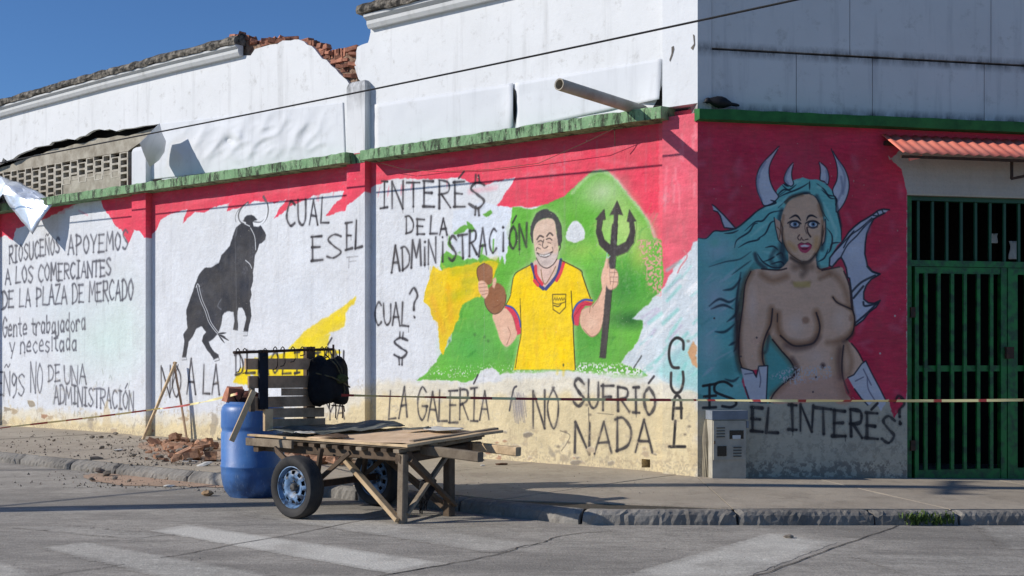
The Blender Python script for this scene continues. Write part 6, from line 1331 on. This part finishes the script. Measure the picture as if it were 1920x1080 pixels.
# --- grass in the kerb joint
LEAF = m_simple('kerb weeds', (92, 112, 48), (58, 76, 30), 22, rough=.7, bump=0, var=.3); mb = MB(); r = random.Random(3)
for k in range(650):
    u = r.uniform(1686, 1790); dens = .35+.65*math.exp(-((u-1715)/25)**2)+.5*math.exp(-((u-1765)/16)**2)
    if r.random() > dens: continue
    p = G(u, r.uniform(982, 986)); p[2] += r.uniform(-.0, .07); h = r.uniform(.03, .075); a = r.uniform(0, 6.28); d = np.array([math.cos(a), math.sin(a), 0]); w_ = np.array([-d[1], d[0], 0])*r.uniform(.004, .009)
    t = p+d*h*r.uniform(.2, .8)+UP*h; mid = p+d*h*.2+UP*h*.6; mb.add([p-w_, p+w_, mid+w_*1.3, mid-w_*1.3, t], [(0, 1, 2, 3), (3, 2, 4)])
o = mb.build('kerb_weeds', LEAF, None, loc=G(1738, 984)); tagp(o, 'tuft of green weeds growing along the right kerb joint', 'weeds', kind='stuff')
mb = MB()
for k in range(30):
    p = G(365+r.uniform(-6, 6), 899+r.uniform(-3, 3)); a = r.uniform(0, 6.28); d = np.array([math.cos(a), math.sin(a), 0]); w_ = np.array([-d[1], d[0], 0])*.008; h = r.uniform(.06, .16); mb.add([p-w_, p+w_, p+d*h*.5+UP*h], [(0, 1, 2)])
tagp(mb.build('weed_sprig', LEAF, None, loc=G(365, 899)), 'small weed sprig in the gutter left of the drum', 'weeds')
# --- bird
bp = RP(sR(1348, 190, .05)[0], 4.215, .05); bird = thing('black_bird', 'black bird crouching on the dark green ledge beside the corner', 'bird', bp)
BLKF = m_simple('black feathers', (16, 16, 20), (26, 26, 32), 20, rough=.6, bump=.3); mb = MB()
axis = nrm(tR*1.-UP*.12); c = bp+UP*.085-tR*.12
prof = [(.0, -.02), (.025, -.01), (.034, .02), (.045, .05), (.062, .09), (.068, .14), (.058, .19), (.036, .235), (.02, .27), (.018, .33), (.012, .36), (0, .37)]
smooth_by(mb.lathe(c, axis, prof, 16).build('body', BLKF, bird), 60)
h_ = MB(); h_.lathe(c-tR*.005+UP*.0, nrm(-tR-UP*.5), [(.0, -.03), (.03, -.01), (.034, .01), (.026, .035), (.008, .045), (.004, .07), (0, .075)], 12); smooth_by(h_.build('head', BLKF, bird), 60)
for sg in (-1, 1): MB().rod([bp+UP*.05+nR*.02*sg-tR*.0, bp+nR*.02*sg], .005, 5).build('leg', BLKF, bird)
# --- overhead cable and the utility pole whose shadow crosses the road
CAB = m_simple('black cable', (24, 24, 26), (34, 34, 36), 4, rough=.6, bump=0)
pp = []
for u in range(-500, 1701, 100):
    v = 304-304*u/1490.; v += 6*math.sin(math.pi*max(0, min(1, (u+100)/1600))); off = 1.32+.28*(u/1235.); pp.append(WL(u, v, -.12+off))
o = MB().rod(pp, .011, 6).build('overhead_cable', CAB, None, loc=pp[0]); tagp(o, 'thick black overhead cable crossing in front of the white upper wall', 'cable')
pb = np.array([-9.2, 11.35, 0.]); pole = thing('utility_pole', 'round concrete utility pole with crossarm standing left of the street corner', 'utility pole', pb)
MB().lathe(pb, UP, [(.23, 0), (.19, 4), (.14, 8.3), (0, 8.32)], 20).build('pole_shaft', RAWC, pole); MB().beam(pb+np.array([-.3, -.8, 7.7]), pb+np.array([.3, .8, 7.7]), .09, .11).build('crossarm', WOODD, pole)
for k in (-.9, -.3, .3, .9): MB().lathe(pb+np.array([.3*k, .8*k, 7.76]), UP, [(.03, 0), (.05, .04), (.05, .09), (.03, .14), (0, .15)], 10).build('insulator', GREYT, pole)
def cable_for(p1, p2, hgt, ext, label):
    a = G(*p1); b = G(*p2); o_ = -SUN*(hgt/-SUN[2]); a = a+o_; b = b+o_; d = b-a; P = [a-d*ext, a, b, b+d*ext]
    o = MB().rod(P, .028, 6).build('service_cable', CAB, None, loc=P[0]); tagp(o, label, 'cable', 'cables overhead to the left')
cable_for((0, 949), (402, 911), 4.2, 1.2, 'cable passing overhead left of the street whose shadow crosses the road'); cable_for((0, 882), (150, 880), 4.5, .6, 'cable passing overhead farther up the street')
# dangling thin wire under the ledge
mb = MB(); mb.rod([WL(1152, 241, .10), WL(1153, 258, .06), WL(1153, 273, .02)], .005, 5); mb.rod([WL(1205, 215, .13), WL(1100, 266, .10), WL(1010, 306, -.09), WL(920, 318, -.10), WL(830, 322, -.10), WL(760, 318, .0), WL(700, 302, .1)], .0035, 5)
o = mb.build('loose_wire', ROPE, None, loc=WL(1100, 266, .1)); tagp(o, 'thin loose wire hanging under the pale green ledge', 'wire')
